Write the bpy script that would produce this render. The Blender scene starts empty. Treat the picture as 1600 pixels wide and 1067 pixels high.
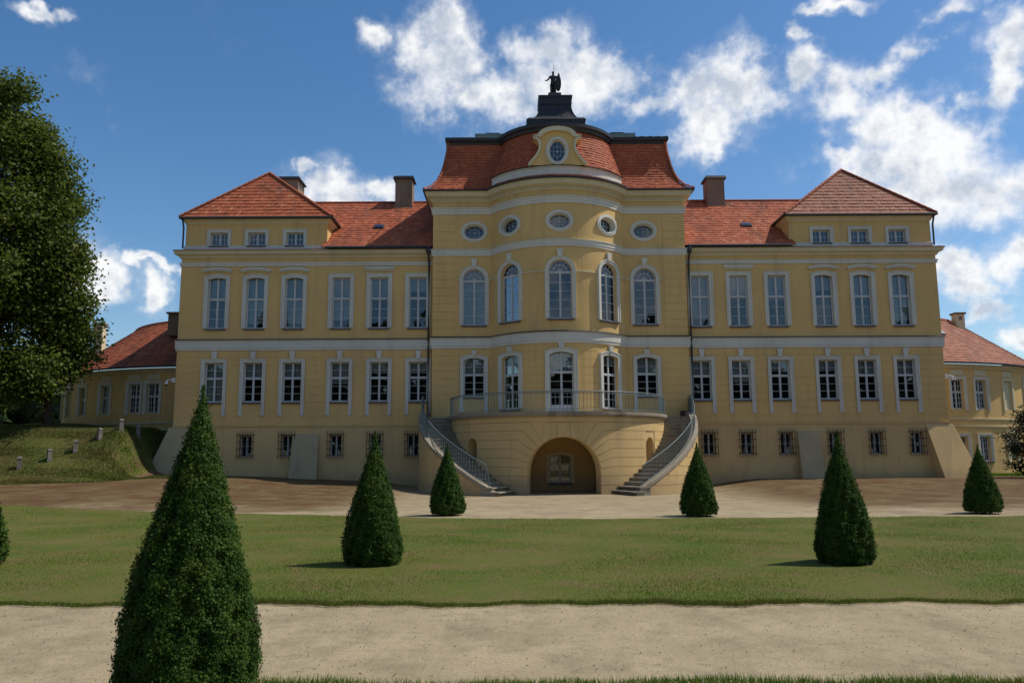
import bpy, math, random
import numpy as np
from mathutils import Vector, Matrix
from mathutils.geometry import tessellate_polygon
random.seed(7); rng = np.random.default_rng(11)
S = bpy.context.scene; COL = S.collection
R = math.radians

# ------------------------------------------------------------------ camera
CAM_H = 1.7
cam = bpy.data.cameras.new('camera'); cam.sensor_width = 36; cam.lens = 28.0; cam.clip_end = 6000
co = bpy.data.objects.new('camera', cam); COL.objects.link(co); S.camera = co
co.matrix_world = (Matrix.Translation((0, 0, CAM_H)) @ Matrix.Rotation(R(90 + 7.98), 4, 'X') @ Matrix.Rotation(R(-0.3), 4, 'Z'))

# ------------------------------------------------------------------ sun + sky
SUN_EL, SUN_BACK = 56.0, 9.0           # elevation; degrees behind the facade plane, coming from the right
sd = Vector((math.cos(R(SUN_EL)) * math.cos(R(SUN_BACK)), math.cos(R(SUN_EL)) * math.sin(R(SUN_BACK)), math.sin(R(SUN_EL))))
sun = bpy.data.lights.new('sun', 'SUN'); sun.energy = 4.4; sun.angle = R(0.53); sun.color = (1, .95, .86)
so = bpy.data.objects.new('sun', sun); COL.objects.link(so); so.rotation_euler = (-sd).to_track_quat('-Z', 'Y').to_euler(); so.location = (30, 20, 60)
S.view_settings.view_transform = 'Standard'; S.view_settings.look = 'None'; S.view_settings.gamma = 1; S.view_settings.exposure = -0.08
S.view_settings.use_curve_mapping = False
S.cycles.max_bounces = 5; S.cycles.diffuse_bounces = 3; S.cycles.glossy_bounces = 3; S.cycles.transmission_bounces = 3; S.cycles.transparent_max_bounces = 8
W = bpy.data.worlds.new('World'); S.world = W; W.use_nodes = True
wt = W.node_tree; wt.nodes.clear()
class NT:
    def __init__(s, t): s.t = t
    def n(s, typ, **kw):
        nd = s.t.nodes.new(typ)
        for k, v in kw.items():
            if k.startswith('i_'):
                key = k[2:]; key = int(key) if key.isdigit() else key.replace('_', ' ')
                s.put(nd.inputs[key], v)
            else: setattr(nd, k, v)
        return nd
    def put(s, inp, v):
        if isinstance(v, bpy.types.NodeSocket): s.t.links.new(v, inp)
        else: inp.default_value = v
    def m(s, op, a, b=None, c=None, clamp=False):
        nd = s.t.nodes.new('ShaderNodeMath'); nd.operation = op; nd.use_clamp = clamp
        for i, v in enumerate((a, b, c)):
            if v is not None: s.put(nd.inputs[i], v)
        return nd.outputs[0]
    def vm(s, op, a, b=None):
        nd = s.t.nodes.new('ShaderNodeVectorMath'); nd.operation = op
        s.put(nd.inputs[0], a)
        if b is not None: s.put(nd.inputs[1], b)
        return nd.outputs['Value'] if op in ('LENGTH', 'DOT_PRODUCT', 'DISTANCE') else nd.outputs[0]
    def mix(s, f, a, b):
        nd = s.t.nodes.new('ShaderNodeMix'); nd.data_type = 'RGBA'
        s.put(nd.inputs[0], f); s.put(nd.inputs[6], a); s.put(nd.inputs[7], b); return nd.outputs[2]
    def mr(s, v, a, b, c=0., d=1., smooth=False):
        nd = s.t.nodes.new('ShaderNodeMapRange'); nd.clamp = True
        if smooth: nd.interpolation_type = 'SMOOTHSTEP'
        for i, x in enumerate((v, a, b, c, d)): s.put(nd.inputs[i], x)
        return nd.outputs[0]
    def noise(s, vec, scale, detail=4, rough=.55, dist=0.):
        nd = s.t.nodes.new('ShaderNodeTexNoise'); s.put(nd.inputs['Vector'], vec)
        nd.inputs['Scale'].default_value = scale; nd.inputs['Detail'].default_value = detail
        nd.inputs['Roughness'].default_value = rough; nd.inputs['Distortion'].default_value = dist
        return nd.outputs[0]
w = NT(wt)
sky = w.n('ShaderNodeTexSky', sky_type='NISHITA', sun_disc=False, sun_elevation=R(SUN_EL), sun_rotation=R(90 - SUN_BACK), altitude=100, air_density=1.0, dust_density=0.6, ozone_density=1.6)
gd = w.n('ShaderNodeTexCoord').outputs['Generated']
dirv = w.vm('NORMALIZE', gd)
sx = w.n('ShaderNodeSeparateXYZ', i_0=dirv)
az = w.m('MULTIPLY', w.m('ARCTAN2', sx.outputs[0], sx.outputs[1]), 57.2958)
el = w.m('MULTIPLY', w.m('ARCSINE', sx.outputs[2]), 57.2958)
ae = w.n('ShaderNodeCombineXYZ', i_0=az, i_1=el).outputs[0]
# cumulus heaps: azimuth, elevation, half width, half height (degrees)
CLOUDS = [(-5.75,28.9,2.4,1.9),(-4.76,26.6,3.0,2.6),(-2.7,24.9,2.0,1.6),(-10.6,28.4,1.3,.75),(2.5,27.4,2.4,1.7),(4.96,25.7,4.7,2.5),(1.0,25.2,3.0,1.8),
 (7.9,26.4,2.8,1.5),(9.7,24.9,2.6,1.4),(14.0,24.9,2.4,1.6),(16.7,24.9,2.3,1.9),(13.9,22.8,2.3,2.0),(14.1,21.2,1.6,1.0),
 (21.8,24.8,1.5,1.2),(24.0,23.4,2.2,1.3),(26.4,24.0,2.0,1.0),(28.4,25.0,2.2,.9),(30.6,26.6,2.0,.8),(25.5,20.9,2.6,1.4),(28.6,20.9,2.2,1.2),(23.2,19.4,1.8,1.0),(29.8,19.4,2.6,1.8),(27.0,18.6,4.0,1.9),
 (31.0,16.2,4.0,2.0),(33.2,16.0,2.4,1.9),(27.6,16.6,2.4,1.6),(33.2,23.6,1.5,1.6),(32.6,21.7,1.3,1.3),(29.8,11.5,2.2,1.5),(30.2,10.0,1.9,1.0),(33.2,11.8,1.3,1.5),
 (-12.2,18.1,3.2,1.3),(-9.6,18.4,1.6,1.0),(-15.2,19.2,.8,.5),(-28.2,11.6,1.9,1.5),(-24.4,10.6,.95,1.0),(-24.8,12.3,1.6,.4),(-31.6,26.6,1.3,.35),
 (23.4,29.0,1.5,.5),(21.4,27.5,.85,.7),(30.7,8.4,1.5,.6),(32.7,6.9,1.0,.7)]
def heap(vec):
    acc = None
    for a, e, rx, ry in CLOUDS:
        sc_ = (1 / (rx * 1.35), 1 / (ry * 1.35), 0)
        nd = w.n('ShaderNodeVectorMath', operation='MULTIPLY_ADD', i_0=vec, i_1=sc_, i_2=(-a * sc_[0], -e * sc_[1], 0))
        d = w.vm('LENGTH', nd.outputs[0])
        acc = d if acc is None else w.m('SMOOTH_MIN', acc, d, .22)
    return w.m('SUBTRACT', 1.0, acc)
# elsewhere round the sky the same fair-weather cumulus goes on at random
far = w.mr(w.m('ABSOLUTE', az), 36, 44)
gen = w.m('MULTIPLY_ADD', w.noise(dirv, 3.2, 3, .5), 3.2, -1.85)
gen = w.m('MULTIPLY', w.m('ADD', gen, .6), far); gen = w.m('SUBTRACT', gen, .6)
wn_ = w.n('ShaderNodeTexNoise', i_Vector=dirv, i_Scale=13., i_Detail=4., i_Roughness=.6)
warp = w.vm('MULTIPLY', w.vm('SUBTRACT', wn_.outputs['Color'], (.5, .5, .5)), (7.5, 5.0, 0))
hp = w.m('MAXIMUM', heap(w.vm('ADD', ae, warp)), gen)
n1 = w.noise(dirv, 11., 7, .62)
n2 = w.noise(dirv, 38., 4, .6)
dens = w.m('ADD', w.m('MULTIPLY', hp, 1.15), w.m('ADD', w.m('MULTIPLY', w.m('SUBTRACT', n1, .475), 2.5), w.m('MULTIPLY', w.m('SUBTRACT', n2, .5), 1.05)))
alpha = w.mr(dens, -.10, 1.0, 0, .97, True)
# thin veil round the heaps
veil = w.mr(w.m('ADD', hp, w.m('MULTIPLY', w.m('SUBTRACT', n1, .5), 3.0)), -.35, .75, 0, .35, True)
alpha = w.m('MAXIMUM', alpha, veil)
# cloud self-shading put into the colour: whiter towards the sun, greyer in thick bases
lv = w.vm('ADD', dirv, (.018, 0, .022))
selfshade = w.m('SUBTRACT', w.noise(lv, 11., 5, .62), n1)
body = w.mr(dens, .40, 1.35, 0, 1, True)
lum = w.m('ADD', w.m('MULTIPLY_ADD', body, -.30, 1.0), w.m('MULTIPLY', selfshade, -2.2), clamp=False)
lum = w.m('MINIMUM', w.m('MAXIMUM', lum, .55), 1.06)
ccol = w.mix(w.mr(lum, .6, 1.0), (5.9, 6.6, 7.6, 1), (10.6, 10.6, 10.6, 1))
skyc = w.n('ShaderNodeHueSaturation', i_Saturation=1.28, i_Value=1.30, i_Color=sky.outputs[0]).outputs[0]
bg = w.n('ShaderNodeBackground', i_Color=w.mix(alpha, skyc, ccol), i_Strength=0.1)
wo = w.n('ShaderNodeOutputWorld', i_Surface=bg.outputs[0])
W.cycles.sampling_method = 'MANUAL'; W.cycles.sample_map_resolution = 512

# ------------------------------------------------------------------ materials
MATS = {}
def material(name, rough=.8, spec=.3, metallic=0.):
    m = bpy.data.materials.new(name); m.use_nodes = True; t = NT(m.node_tree)
    b = m.node_tree.nodes['Principled BSDF']; b.inputs['Roughness'].default_value = rough
    b.inputs['Specular IOR Level'].default_value = spec; b.inputs['Metallic'].default_value = metallic
    MATS[name] = m; return m, t, b
def objco(t): return t.n('ShaderNodeNewGeometry').outputs['Position']
def bump(t, b, h, strength=.3, dist=.02):
    nd = t.n('ShaderNodeBump', i_Strength=strength, i_Distance=dist, i_Height=h); t.put(b.inputs['Normal'], nd.outputs[0])
def plaster(name, c, c2, stain=(.30, .24, .15), amt=.5, rough=.85):
    m, t, b = material(name, rough, .2); p = objco(t)
    n1 = t.noise(p, .55, 6, .6); st = t.noise(t.vm('MULTIPLY', p, (1.6, 1.6, .22)), 1.0, 5, .6)
    fine = t.noise(p, 26, 4, .6)
    col = t.mix(t.mr(n1, .38, .64), c + (1,), c2 + (1,))
    col = t.mix(t.m('MULTIPLY', t.mr(st, .54, .74), amt), col, stain + (1,))
    col = t.mix(t.mr(fine, .35, .75, 0, .12), col, tuple(x * .7 for x in c) + (1,))
    thin = t.noise(t.vm('MULTIPLY', p, (5.5, 5.5, .35)), 1.0, 4, .65)
    col = t.mix(t.m('MULTIPLY', t.mr(thin, .56, .78), amt * .55), col, stain + (1,))
    if name == 'plinth_plaster':                       # rising damp and splash marks along the foot
        zz = t.n('ShaderNodeSeparateXYZ', i_0=p).outputs[2]
        dm_ = t.mr(t.m('ADD', zz, t.m('MULTIPLY_ADD', t.noise(t.vm('MULTIPLY', p, (1, 1, .6)), 1.1, 6, .65), 2.2, -1.1)), .20, 1.0, .45, 0, True)
        col = t.mix(dm_, col, (.27, .20, .13, 1))
    t.put(b.inputs['Base Color'], col); bump(t, b, t.m('ADD', fine, t.noise(p, 5, 3)), .25, .012)
plaster('plaster', (.715, .475, .184), (.64, .425, .168), (.46, .30, .165), .6)
plaster('plaster_block', (.72, .475, .182), (.65, .43, .168), (.46, .30, .165), .55)
plaster('plinth_plaster', (.66, .455, .20), (.60, .415, .185), (.39, .27, .15), .55)
plaster('trim', (.66, .635, .54), (.60, .58, .50), (.42, .40, .34), .5)
plaster('trim_cream', (.66, .58, .38), (.61, .54, .36), (.40, .34, .24), .5)
plaster('stone', (.34, .29, .21), (.26, .225, .17), (.10, .09, .07), .8)
plaster('chimney_render', (.27, .20, .14), (.22, .165, .12), (.12, .10, .08), .7)
plaster('buttress_render', (.46, .36, .20), (.39, .31, .18), (.25, .20, .13), .75)
def simple(name, c, rough=.6, spec=.4, metallic=0., var=.25, sc=4.):
    m, t, b = material(name, rough, spec, metallic); p = objco(t)
    col = t.mix(t.m('MULTIPLY', t.mr(t.noise(p, sc, 5, .6), .4, .7), 1.0), c + (1,), tuple(x * (1 - var) for x in c) + (1,))
    t.put(b.inputs['Base Color'], col); t.put(b.inputs['Roughness'], t.mr(t.noise(p, sc * 3, 3), .3, .7, max(rough - .1, .05), min(rough + .12, 1)))
simple('window_paint', (.56, .57, .56), .5, .4, var=.12)
simple('sill_metal', (.10, .11, .12), .5, .5)
simple('gutter_metal', (.05, .05, .055), .65, .25)
simple('roof_metal', (.030, .029, .030), .48, .5, .2, .4)
simple('patina', (.17, .22, .21), .6, .4, var=.35)
simple('rail_paint', (.15, .20, .20), .5, .4, var=.3, sc=9)
simple('bronze', (.028, .027, .024), .55, .5, .3, .4)
simple('iron', (.025, .022, .02), .7, .3)
simple('room_dark', (.035, .032, .03), .9, .1)  # near-black, holds the darkness of the unlit rooms in its colour
simple('blind', (.44, .44, .43), .9, .1, var=.12, sc=1.5)
simple('camera_shell', (.75, .75, .75), .4, .5, var=.1)
simple('camera_lens', (.01, .01, .012), .2, .5)
simple('box_brown', (.13, .045, .03), .6, .3)
simple('bollard_stone', (.20, .18, .145), .9, .2, var=.4, sc=6)
simple('bark', (.085, .065, .048), .9, .15, var=.5, sc=7)
m, t, b = material('glass', .02, .5)
nt = m.node_tree; nt.nodes.remove(b); p = objco(t)
bp = t.n('ShaderNodeBump', i_Strength=.05, i_Distance=.03, i_Height=t.noise(p, .8, 1, .5))
fr = t.n('ShaderNodeFresnel', i_IOR=1.5, i_Normal=bp.outputs[0])
gl = t.n('ShaderNodeBsdfGlossy', i_Color=(.92, .96, 1, 1), i_Roughness=.015, i_Normal=bp.outputs[0])
tr = t.n('ShaderNodeBsdfTransparent', i_Color=(.86, .9, .9, 1))
mx = t.n('ShaderNodeMixShader', i_0=t.m('MULTIPLY', fr.outputs[0], 1.35, clamp=True), i_1=tr.outputs[0], i_2=gl.outputs[0])
t.put(nt.nodes['Material Output'].inputs[0], mx.outputs[0])
def tilemat(name, c1, c2, c3, dark, soot=.5):
    m, t, b = material(name, .78, .25); p = objco(t)
    ri = t.n('ShaderNodeNewGeometry').outputs['Random Per Island']
    col = t.mix(ri, c1 + (1,), c2 + (1,)); col = t.mix(t.mr(t.m('FRACT', t.m('MULTIPLY', ri, 37.3)), .8, 1), col, c3 + (1,))
    big = t.noise(t.vm('MULTIPLY', p, (.55, .18, .3)), 1.3, 6, .65, .6)
    col = t.mix(t.m('MULTIPLY', t.mr(big, .50, .68), soot), col, dark + (1,))
    col = t.mix(t.mr(t.noise(p, 18, 4), .4, .75, 0, .35), col, tuple(x * .55 for x in c1) + (1,))
    t.put(b.inputs['Base Color'], col); bump(t, b, t.noise(p, 40, 3), .3, .01)
tilemat('roof_tile', (.45, .125, .054), (.34, .09, .042), (.54, .20, .10), (.10, .052, .038), .72)
tilemat('mansard_tile', (.45, .122, .053), (.35, .09, .042), (.50, .175, .085), (.17, .062, .04), .45)
tilemat('faded_tile', (.39, .16, .095), (.32, .125, .078), (.46, .22, .14), (.15, .085, .065), .6)
# ground stuff
m, t, b = material('sand', .95, .12); p = objco(t); sp = t.n('ShaderNodeSeparateXYZ', i_0=p)
n = t.noise(p, .6, 8, .62); fine = t.noise(p, 30, 5, .7); st = t.noise(t.vm('MULTIPLY', p, (1.1, .7, 1)), 1.2, 8, .7)
col = t.mix(t.mr(n, .35, .66), (.405, .325, .20, 1), (.31, .248, .15, 1))
col = t.mix(t.mr(st, .47, .66, 0, .8), col, (.225, .18, .112, 1))
col = t.mix(t.mr(t.noise(t.vm('MULTIPLY', p, (1, 1.3, 1)), 4.5, 8, .75), .52, .66, 0, .55), col, (.19, .152, .10, 1))
col = t.mix(t.mr(fine, .50, .72, 0, .8), col, (.22, .175, .105, 1))
col = t.mix(t.mr(t.noise(p, 90, 2), .62, .75, 0, .7), col, (.58, .49, .33, 1))
# rusty litter and thin moss on the unswept strip along the palace walls
wallz = t.m('ADD', sp.outputs[1], t.m('MULTIPLY_ADD', t.noise(p, .35, 9, .72), 16., -8.))
side = t.mr(t.m('ABSOLUTE', t.m('SUBTRACT', sp.outputs[0], 2.3)), 5.5, 9.5, .12, 1., True)
dirt = t.m('MULTIPLY', t.m('MULTIPLY', t.mr(wallz, 20.5, 28, 0, 1, True), side), t.mr(t.noise(p, .8, 10, .78), .30, .50, .62, 1.))
col = t.mix(t.m('MULTIPLY', dirt, .95), col, t.mix(t.mr(t.noise(p, .6, 9, .75), .40, .62), (.085, .036, .016, 1), (.12, .085, .033, 1)))
t.put(b.inputs['Base Color'], col); bump(t, b, t.m('ADD', fine, t.m('MULTIPLY', t.noise(p, 6, 5, .6), 1.5)), .5, .03)
m, t, b = material('turf', .95, .1); p = objco(t)
col = t.mix(t.mr(t.noise(p, .5, 7, .65), .35, .66), (.085, .115, .020, 1), (.14, .125, .036, 1))
col = t.mix(t.mr(t.noise(p, 1.1, 8, .75, .5), .50, .66, 0, .85), col, (.17, .115, .055, 1))
t.put(b.inputs['Base Color'], col); bump(t, b, t.noise(p, 40, 4, .7), .8, .03)
def leafmat(name, a, c, dry=None, trans=.25, rough=.5, patch=.4, drylo=.54):
    m, t, b = material(name, rough, .16); p = objco(t); ri = t.n('ShaderNodeNewGeometry').outputs['Random Per Island']
    col = t.mix(ri, a + (1,), c + (1,))
    if dry: col = t.mix(t.m('MULTIPLY', t.mr(t.m('ADD', t.noise(t.vm('MULTIPLY', p, (.6, 1, 1)), patch, 7, .7, .4), t.m('MULTIPLY', ri, .06)), drylo, drylo + .14), .8), col, dry + (1,))
    t.put(b.inputs['Base Color'], col)
    tl = t.n('ShaderNodeBsdfTranslucent', i_Color=col); ms = t.n('ShaderNodeMixShader', i_0=trans, i_1=b.outputs[0], i_2=tl.outputs[0])
    t.put(m.node_tree.nodes['Material Output'].inputs[0], ms.outputs[0])
leafmat('grass_blade', (.070, .140, .013), (.165, .228, .020), (.27, .215, .05), .3, .6, .55, .58)
leafmat('grass_rough', (.075, .105, .018), (.12, .135, .03), (.18, .125, .05), .3, .6, .6, .5)
leafmat('thuja_leaf', (.020, .060, .008), (.058, .118, .014), (.085, .135, .018), .3, .62, 5., .50)
leafmat('linden_leaf', (.052, .088, .013), (.125, .160, .024), (.155, .175, .026), .45, .5, 1.2, .52)
leafmat('shrub_leaf', (.020, .036, .012), (.034, .052, .018), None, .2, .45)
simple('thuja_core', (.010, .018, .006), .95, .05)  # near-black, shade inside the clipped cones put into the colour

# ------------------------------------------------------------------ mesh helpers
class MB:
    def __init__(s): s.v = []; s.f = []
    def face(s, pts):
        n = len(s.v); s.v.extend(tuple(p) for p in pts); s.f.append(tuple(range(n, n + len(pts))))
    def box(s, x0, x1, y0, y1, z0, z1):
        n = len(s.v)
        s.v += [(x0, y0, z0), (x1, y0, z0), (x1, y1, z0), (x0, y1, z0), (x0, y0, z1), (x1, y0, z1), (x1, y1, z1), (x0, y1, z1)]
        s.f += [tuple(n + i for i in q) for q in ((0, 3, 2, 1), (4, 5, 6, 7), (0, 1, 5, 4), (1, 2, 6, 5), (2, 3, 7, 6), (3, 0, 4, 7))]
    def hexa(s, bot, top):
        n = len(s.v); s.v += [tuple(p) for p in bot] + [tuple(p) for p in top]
        s.f += [tuple(n + i for i in q) for q in ((0, 3, 2, 1), (4, 5, 6, 7), (0, 1, 5, 4), (1, 2, 6, 5), (2, 3, 7, 6), (3, 0, 4, 7))]
    def ring(s, inn, out, y0, y1, closed=False):      # frame between two outlines (x,z), from depth y0 to y1
        n = len(inn); rngi = range(n if closed else n - 1)
        for i in rngi:
            j = (i + 1) % n; a, b_, c, d = inn[i], inn[j], out[j], out[i]
            P = lambda q, y: (q[0], y, q[1])
            s.face([P(a, y0), P(b_, y0), P(c, y0), P(d, y0)]); s.face([P(d, y0), P(c, y0), P(c, y1), P(d, y1)]); s.face([P(b_, y0), P(a, y0), P(a, y1), P(b_, y1)])
        if not closed:
            for i in (0, n - 1):
                a, d = inn[i], out[i]; s.face([(a[0], y0, a[1]), (d[0], y0, d[1]), (d[0], y1, d[1]), (a[0], y1, a[1])])
    def poly(s, pts, y0, y1):                          # extruded outline (x,z)
        tri = tessellate_polygon([[Vector((p[0], p[1], 0)) for p in pts]])
        for t3 in tri: s.face([(pts[i][0], y0, pts[i][1]) for i in t3]); s.face([(pts[i][0], y1, pts[i][1]) for i in t3])
        n = len(pts)
        for i in range(n):
            a, b_ = pts[i], pts[(i + 1) % n]; s.face([(a[0], y0, a[1]), (b_[0], y0, b_[1]), (b_[0], y1, b_[1]), (a[0], y1, a[1])])
    def slab(s, mp, us, bot, top, d0, d1):             # solid between two height functions along a mapped wall
        bf = bot if callable(bot) else (lambda u: bot); tf = top if callable(top) else (lambda u: top)
        n = len(s.v)
        for u in us:
            zb, zt = bf(u), max(bf(u) + 1e-4, tf(u))
            s.v += [mp(u, zb, d0), mp(u, zt, d0), mp(u, zt, d1), mp(u, zb, d1)]
        k = len(us)
        for i in range(k - 1):
            a = n + 4 * i; b_ = a + 4
            s.f += [(a, b_, b_ + 1, a + 1), (a + 1, b_ + 1, b_ + 2, a + 2), (a + 2, b_ + 2, b_ + 3, a + 3), (a + 3, b_ + 3, b_, a)]
        e = n + 4 * (k - 1); s.f += [(n, n + 1, n + 2, n + 3), (e + 3, e + 2, e + 1, e)]
    def sweep(s, path, prof, closed_prof=True):        # profile (out,z) along a plan path; outward is to the right-hand/front side
        nrm = []
        for i in range(len(path)):
            ds = []
            if i > 0: ds.append((Vector(path[i]) - Vector(path[i - 1])).normalized())
            if i < len(path) - 1: ds.append((Vector(path[i + 1]) - Vector(path[i])).normalized())
            ns = [Vector((d.y, -d.x)) for d in ds]; m_ = sum(ns, Vector((0, 0))); m_.normalize()
            nrm.append(m_ / max(.35, m_.dot(ns[0])))
        n = len(s.v); k = len(prof)
        for p, q in zip(path, nrm):
            for o, z in prof: s.v.append((p[0] + q.x * o, p[1] + q.y * o, z))
        for i in range(len(path) - 1):
            for j in range(k if closed_prof else k - 1):
                j2 = (j + 1) % k; s.f.append((n + i * k + j, n + (i + 1) * k + j, n + (i + 1) * k + j2, n + i * k + j2))
        if closed_prof: s.f.append(tuple(n + j for j in range(k))); s.f.append(tuple(n + (len(path) - 1) * k + j for j in range(k)))
    def tube(s, pts, r, n=6, cap=True):
        pts = [Vector(p) for p in pts]; base = len(s.v); rr = r if isinstance(r, (list, tuple)) else [r] * len(pts)
        for i, p in enumerate(pts):
            d = (pts[min(i + 1, len(pts) - 1)] - pts[max(i - 1, 0)]).normalized()
            a = d.cross(Vector((0, 0, 1)));  a = a.normalized() if a.length > 1e-3 else Vector((1, 0, 0)); b_ = d.cross(a)
            for k in range(n): s.v.append(tuple(p + (a * math.cos(2 * math.pi * k / n) + b_ * math.sin(2 * math.pi * k / n)) * rr[i]))
        for i in range(len(pts) - 1):
            for k in range(n): s.f.append((base + i * n + k, base + i * n + (k + 1) % n, base + (i + 1) * n + (k + 1) % n, base + (i + 1) * n + k))
        if cap: s.f.append(tuple(base + k for k in range(n))); s.f.append(tuple(base + (len(pts) - 1) * n + k for k in range(n)))
    def mesh(s, name, mat, smooth=False):
        me = bpy.data.meshes.new(name); me.from_pydata(s.v, [], s.f); me.materials.append(MATS[mat]); me.update()
        if smooth:
            for p_ in me.polygons: p_.use_smooth = True
        return me
    def build(s, name, mat, parent=None, smooth=False): return link(name, s.mesh(name, mat, smooth), parent)
def link(name, me, parent=None, loc=None, rotz=None, M=None):
    o = bpy.data.objects.new(name, me); COL.objects.link(o); o.parent = parent
    if loc is not None: o.location = loc
    if rotz is not None: o.rotation_euler = (0, 0, rotz)
    if M is not None: o.matrix_local = M
    return o
def tag(o, label=None, cat=None, group=None, kind=None):
    if label: o['label'] = label
    if cat: o['category'] = cat
    if group: o['group'] = group
    if kind: o['kind'] = kind
    return o
def empty(name, loc): return link(name, None, None, loc)
def np_mesh(name, verts, tris, mat):                   # fast triangle mesh from numpy
    me = bpy.data.meshes.new(name); nv, nf = len(verts), len(tris); k = tris.shape[1]
    me.vertices.add(nv); me.vertices.foreach_set('co', verts.astype(np.float32).ravel())
    me.loops.add(nf * k); me.loops.foreach_set('vertex_index', tris.astype(np.int32).ravel())
    me.polygons.add(nf); me.polygons.foreach_set('loop_start', np.arange(0, nf * k, k, dtype=np.int32))
    me.materials.append(MATS[mat]); me.update(calc_edges=True); me.validate(); return me
def flat(y0): return lambda u, z, d: (u, y0 + d, z)
def cyl(cx, cy, Rr): return lambda u, z, d: (cx + (Rr - d) * math.sin(u / Rr), cy - (Rr - d) * math.cos(u / Rr), z)
def lin(a, b, n): return [a + (b - a) * i / n for i in range(n + 1)]
def smooth(x, a, b):
    t_ = min(1, max(0, (x - a) / (b - a))); return t_ * t_ * (3 - 2 * t_)

# ------------------------------------------------------------------ ground
AX, FY = 2.54, 42.0                                    # palace axis and plane of the wing walls
def ground_z(x, y):
    u = x - AX
    z = .34 * smooth(y, 30, 41) * smooth(abs(u), 6, 10.5) - .12 * smooth(y, 24, 34) * (1 - smooth(abs(u), 6, 10.5))
    z += .28 * smooth(y, 24, 30) * smooth(-u, 10, 18)
    foot = 36.4 + .10 * (u + 20)
    mound = 2.45 * smooth(y, foot, foot + 4.6 + .12 * max(0, -u - 22)) * smooth(-u, 20.5, 22.3)
    z += mound + .25 * smooth(y, 40, 44) * smooth(-u, 23, 27)
    return z
def axis(lo, hi, step, far): return [-far, -far * .4, -far * .15, lo * 2] + lin(lo, hi, int((hi - lo) / step)) + [hi * 2, far * .15, far * .4, far]
gx = [-2500, -900, -300, -120, -80] + lin(-55, 55, 138) + [80, 120, 300, 900, 2500]
gy = [-2500, -900, -300, -100, -40] + lin(-12, 62, 110) + [75, 110, 200, 500, 1200, 2500]
V = np.array([(x, y, ground_z(x, y)) for y in gy for x in gx]); nx = len(gx)
F = np.array([(j * nx + i, j * nx + i + 1, (j + 1) * nx + i + 1, (j + 1) * nx + i) for j in range(len(gy) - 1) for i in range(nx - 1)])
g = link('ground', np_mesh('ground', V, F, 'sand')); tag(g, 'pale sandy ground and paths around the palace and lawn', 'ground', kind='structure')
def wob(x, k=1.): return k * (.06 * math.sin(x * 1.9) + .05 * math.sin(x * 4.3 + 1) + .03 * math.sin(x * 11 + 2))
def front_edge(x): return 9.28 + wob(x) + .1 * math.exp(-((x + 4) / 2) ** 2)
def back_edge(x): return 20.9 + .02 * max(0, x - 5) + .6 * smooth(-x, -1, 3) + .34 * max(0, -x - 2.2) + wob(x, .7)
def near_edge(x): return 6.16 + wob(x + 3, .6) - .5 * smooth(-x, 1.9, 2.6)
def sheet(name, lo, hi, x0, x1, nxs, nys, lift, mat, label, cat):
    vs, fs = [], []
    for j in range(nys + 1):
        for i in range(nxs + 1):
            x = x0 + (x1 - x0) * i / nxs; y = lo(x) + (hi(x) - lo(x)) * j / nys
            edge = j in (0, nys) or i in (0, nxs)
            vs.append((x, y, ground_z(x, y) + (lift if not edge else -.02)))
    for j in range(nys):
        for i in range(nxs): a = j * (nxs + 1) + i; fs.append((a, a + 1, a + nxs + 2, a + nxs + 1))
    o = link(name, np_mesh(name, np.array(vs), np.array(fs), mat)); tag(o, label, cat, kind='structure'); return o
sheet('lawn', front_edge, back_edge, -24, 26, 300, 100, .035, 'turf', 'mown lawn turf between the two sandy paths', 'lawn')
sheet('lawn_strip', lambda x: 1.5, near_edge, -8, 12, 160, 40, .035, 'turf', 'strip of lawn turf at the very bottom of the picture', 'lawn')
def bank_foot(x): return 36.1 + .10 * (x - AX + 20) + .25 * math.sin(x * .9) + 2.6 * smooth(x - AX, -21.5, -19.6)
sheet('grass_bank', bank_foot, lambda x: 62, -50, AX - 19.3, 80, 90, .04, 'turf', 'raised grassy bank with dry patches under the big tree', 'bank')
sheet('lawn_verge', lambda x: 43.2, lambda x: 60, AX + 21.9, 50, 40, 30, .035, 'turf', 'strip of green turf at the foot of the right gallery', 'lawn')

# ------------------------------------------------------------------ windows (local: x across, z up from the opening's foot, y in; wall face at y=-REC)
REC = .17
def outline(wd, h, rise, off=0., n=14, foot=0.):
    hw = wd / 2 + off
    pts = [(-hw, foot)]
    if rise <= 0: pts += [(-hw, h + off), (hw, h + off)]
    elif rise >= wd / 2 - 1e-6:
        pts += [(-hw * math.cos(math.pi * i / (2 * n)), h + hw * math.sin(math.pi * i / (2 * n))) for i in range(2 * n + 1)]
    else:
        rr = (wd * wd / 4 + rise * rise) / (2 * rise); zc = h + rise - rr; a0 = math.asin(wd / 2 / rr)
        ro = rr + off
        for i in range(n + 1):
            a = -a0 + 2 * a0 * i / n; pts.append((ro * math.sin(a) if 0 < i < n else math.copysign(hw, a), zc + ro * math.cos(a)))
    return pts + [(hw, foot)]
def top_at(wd, h, rise):
    if rise <= 0: return lambda x: h
    if rise >= wd / 2 - 1e-6: return lambda x: h + math.sqrt(max(0, wd * wd / 4 - x * x))
    rr = (wd * wd / 4 + rise * rise) / (2 * rise); return lambda x: h + rise - rr + math.sqrt(max(0, rr * rr - x * x))
PANES = {}
def pane_mesh(wd, h):
    k = (round(wd, 3), round(h, 3))
    if k not in PANES: b_ = MB(); b_.box(-wd / 2, wd / 2, 0, .008, 0, h); PANES[k] = b_.mesh('pane', 'glass')
    return PANES[k]
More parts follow.
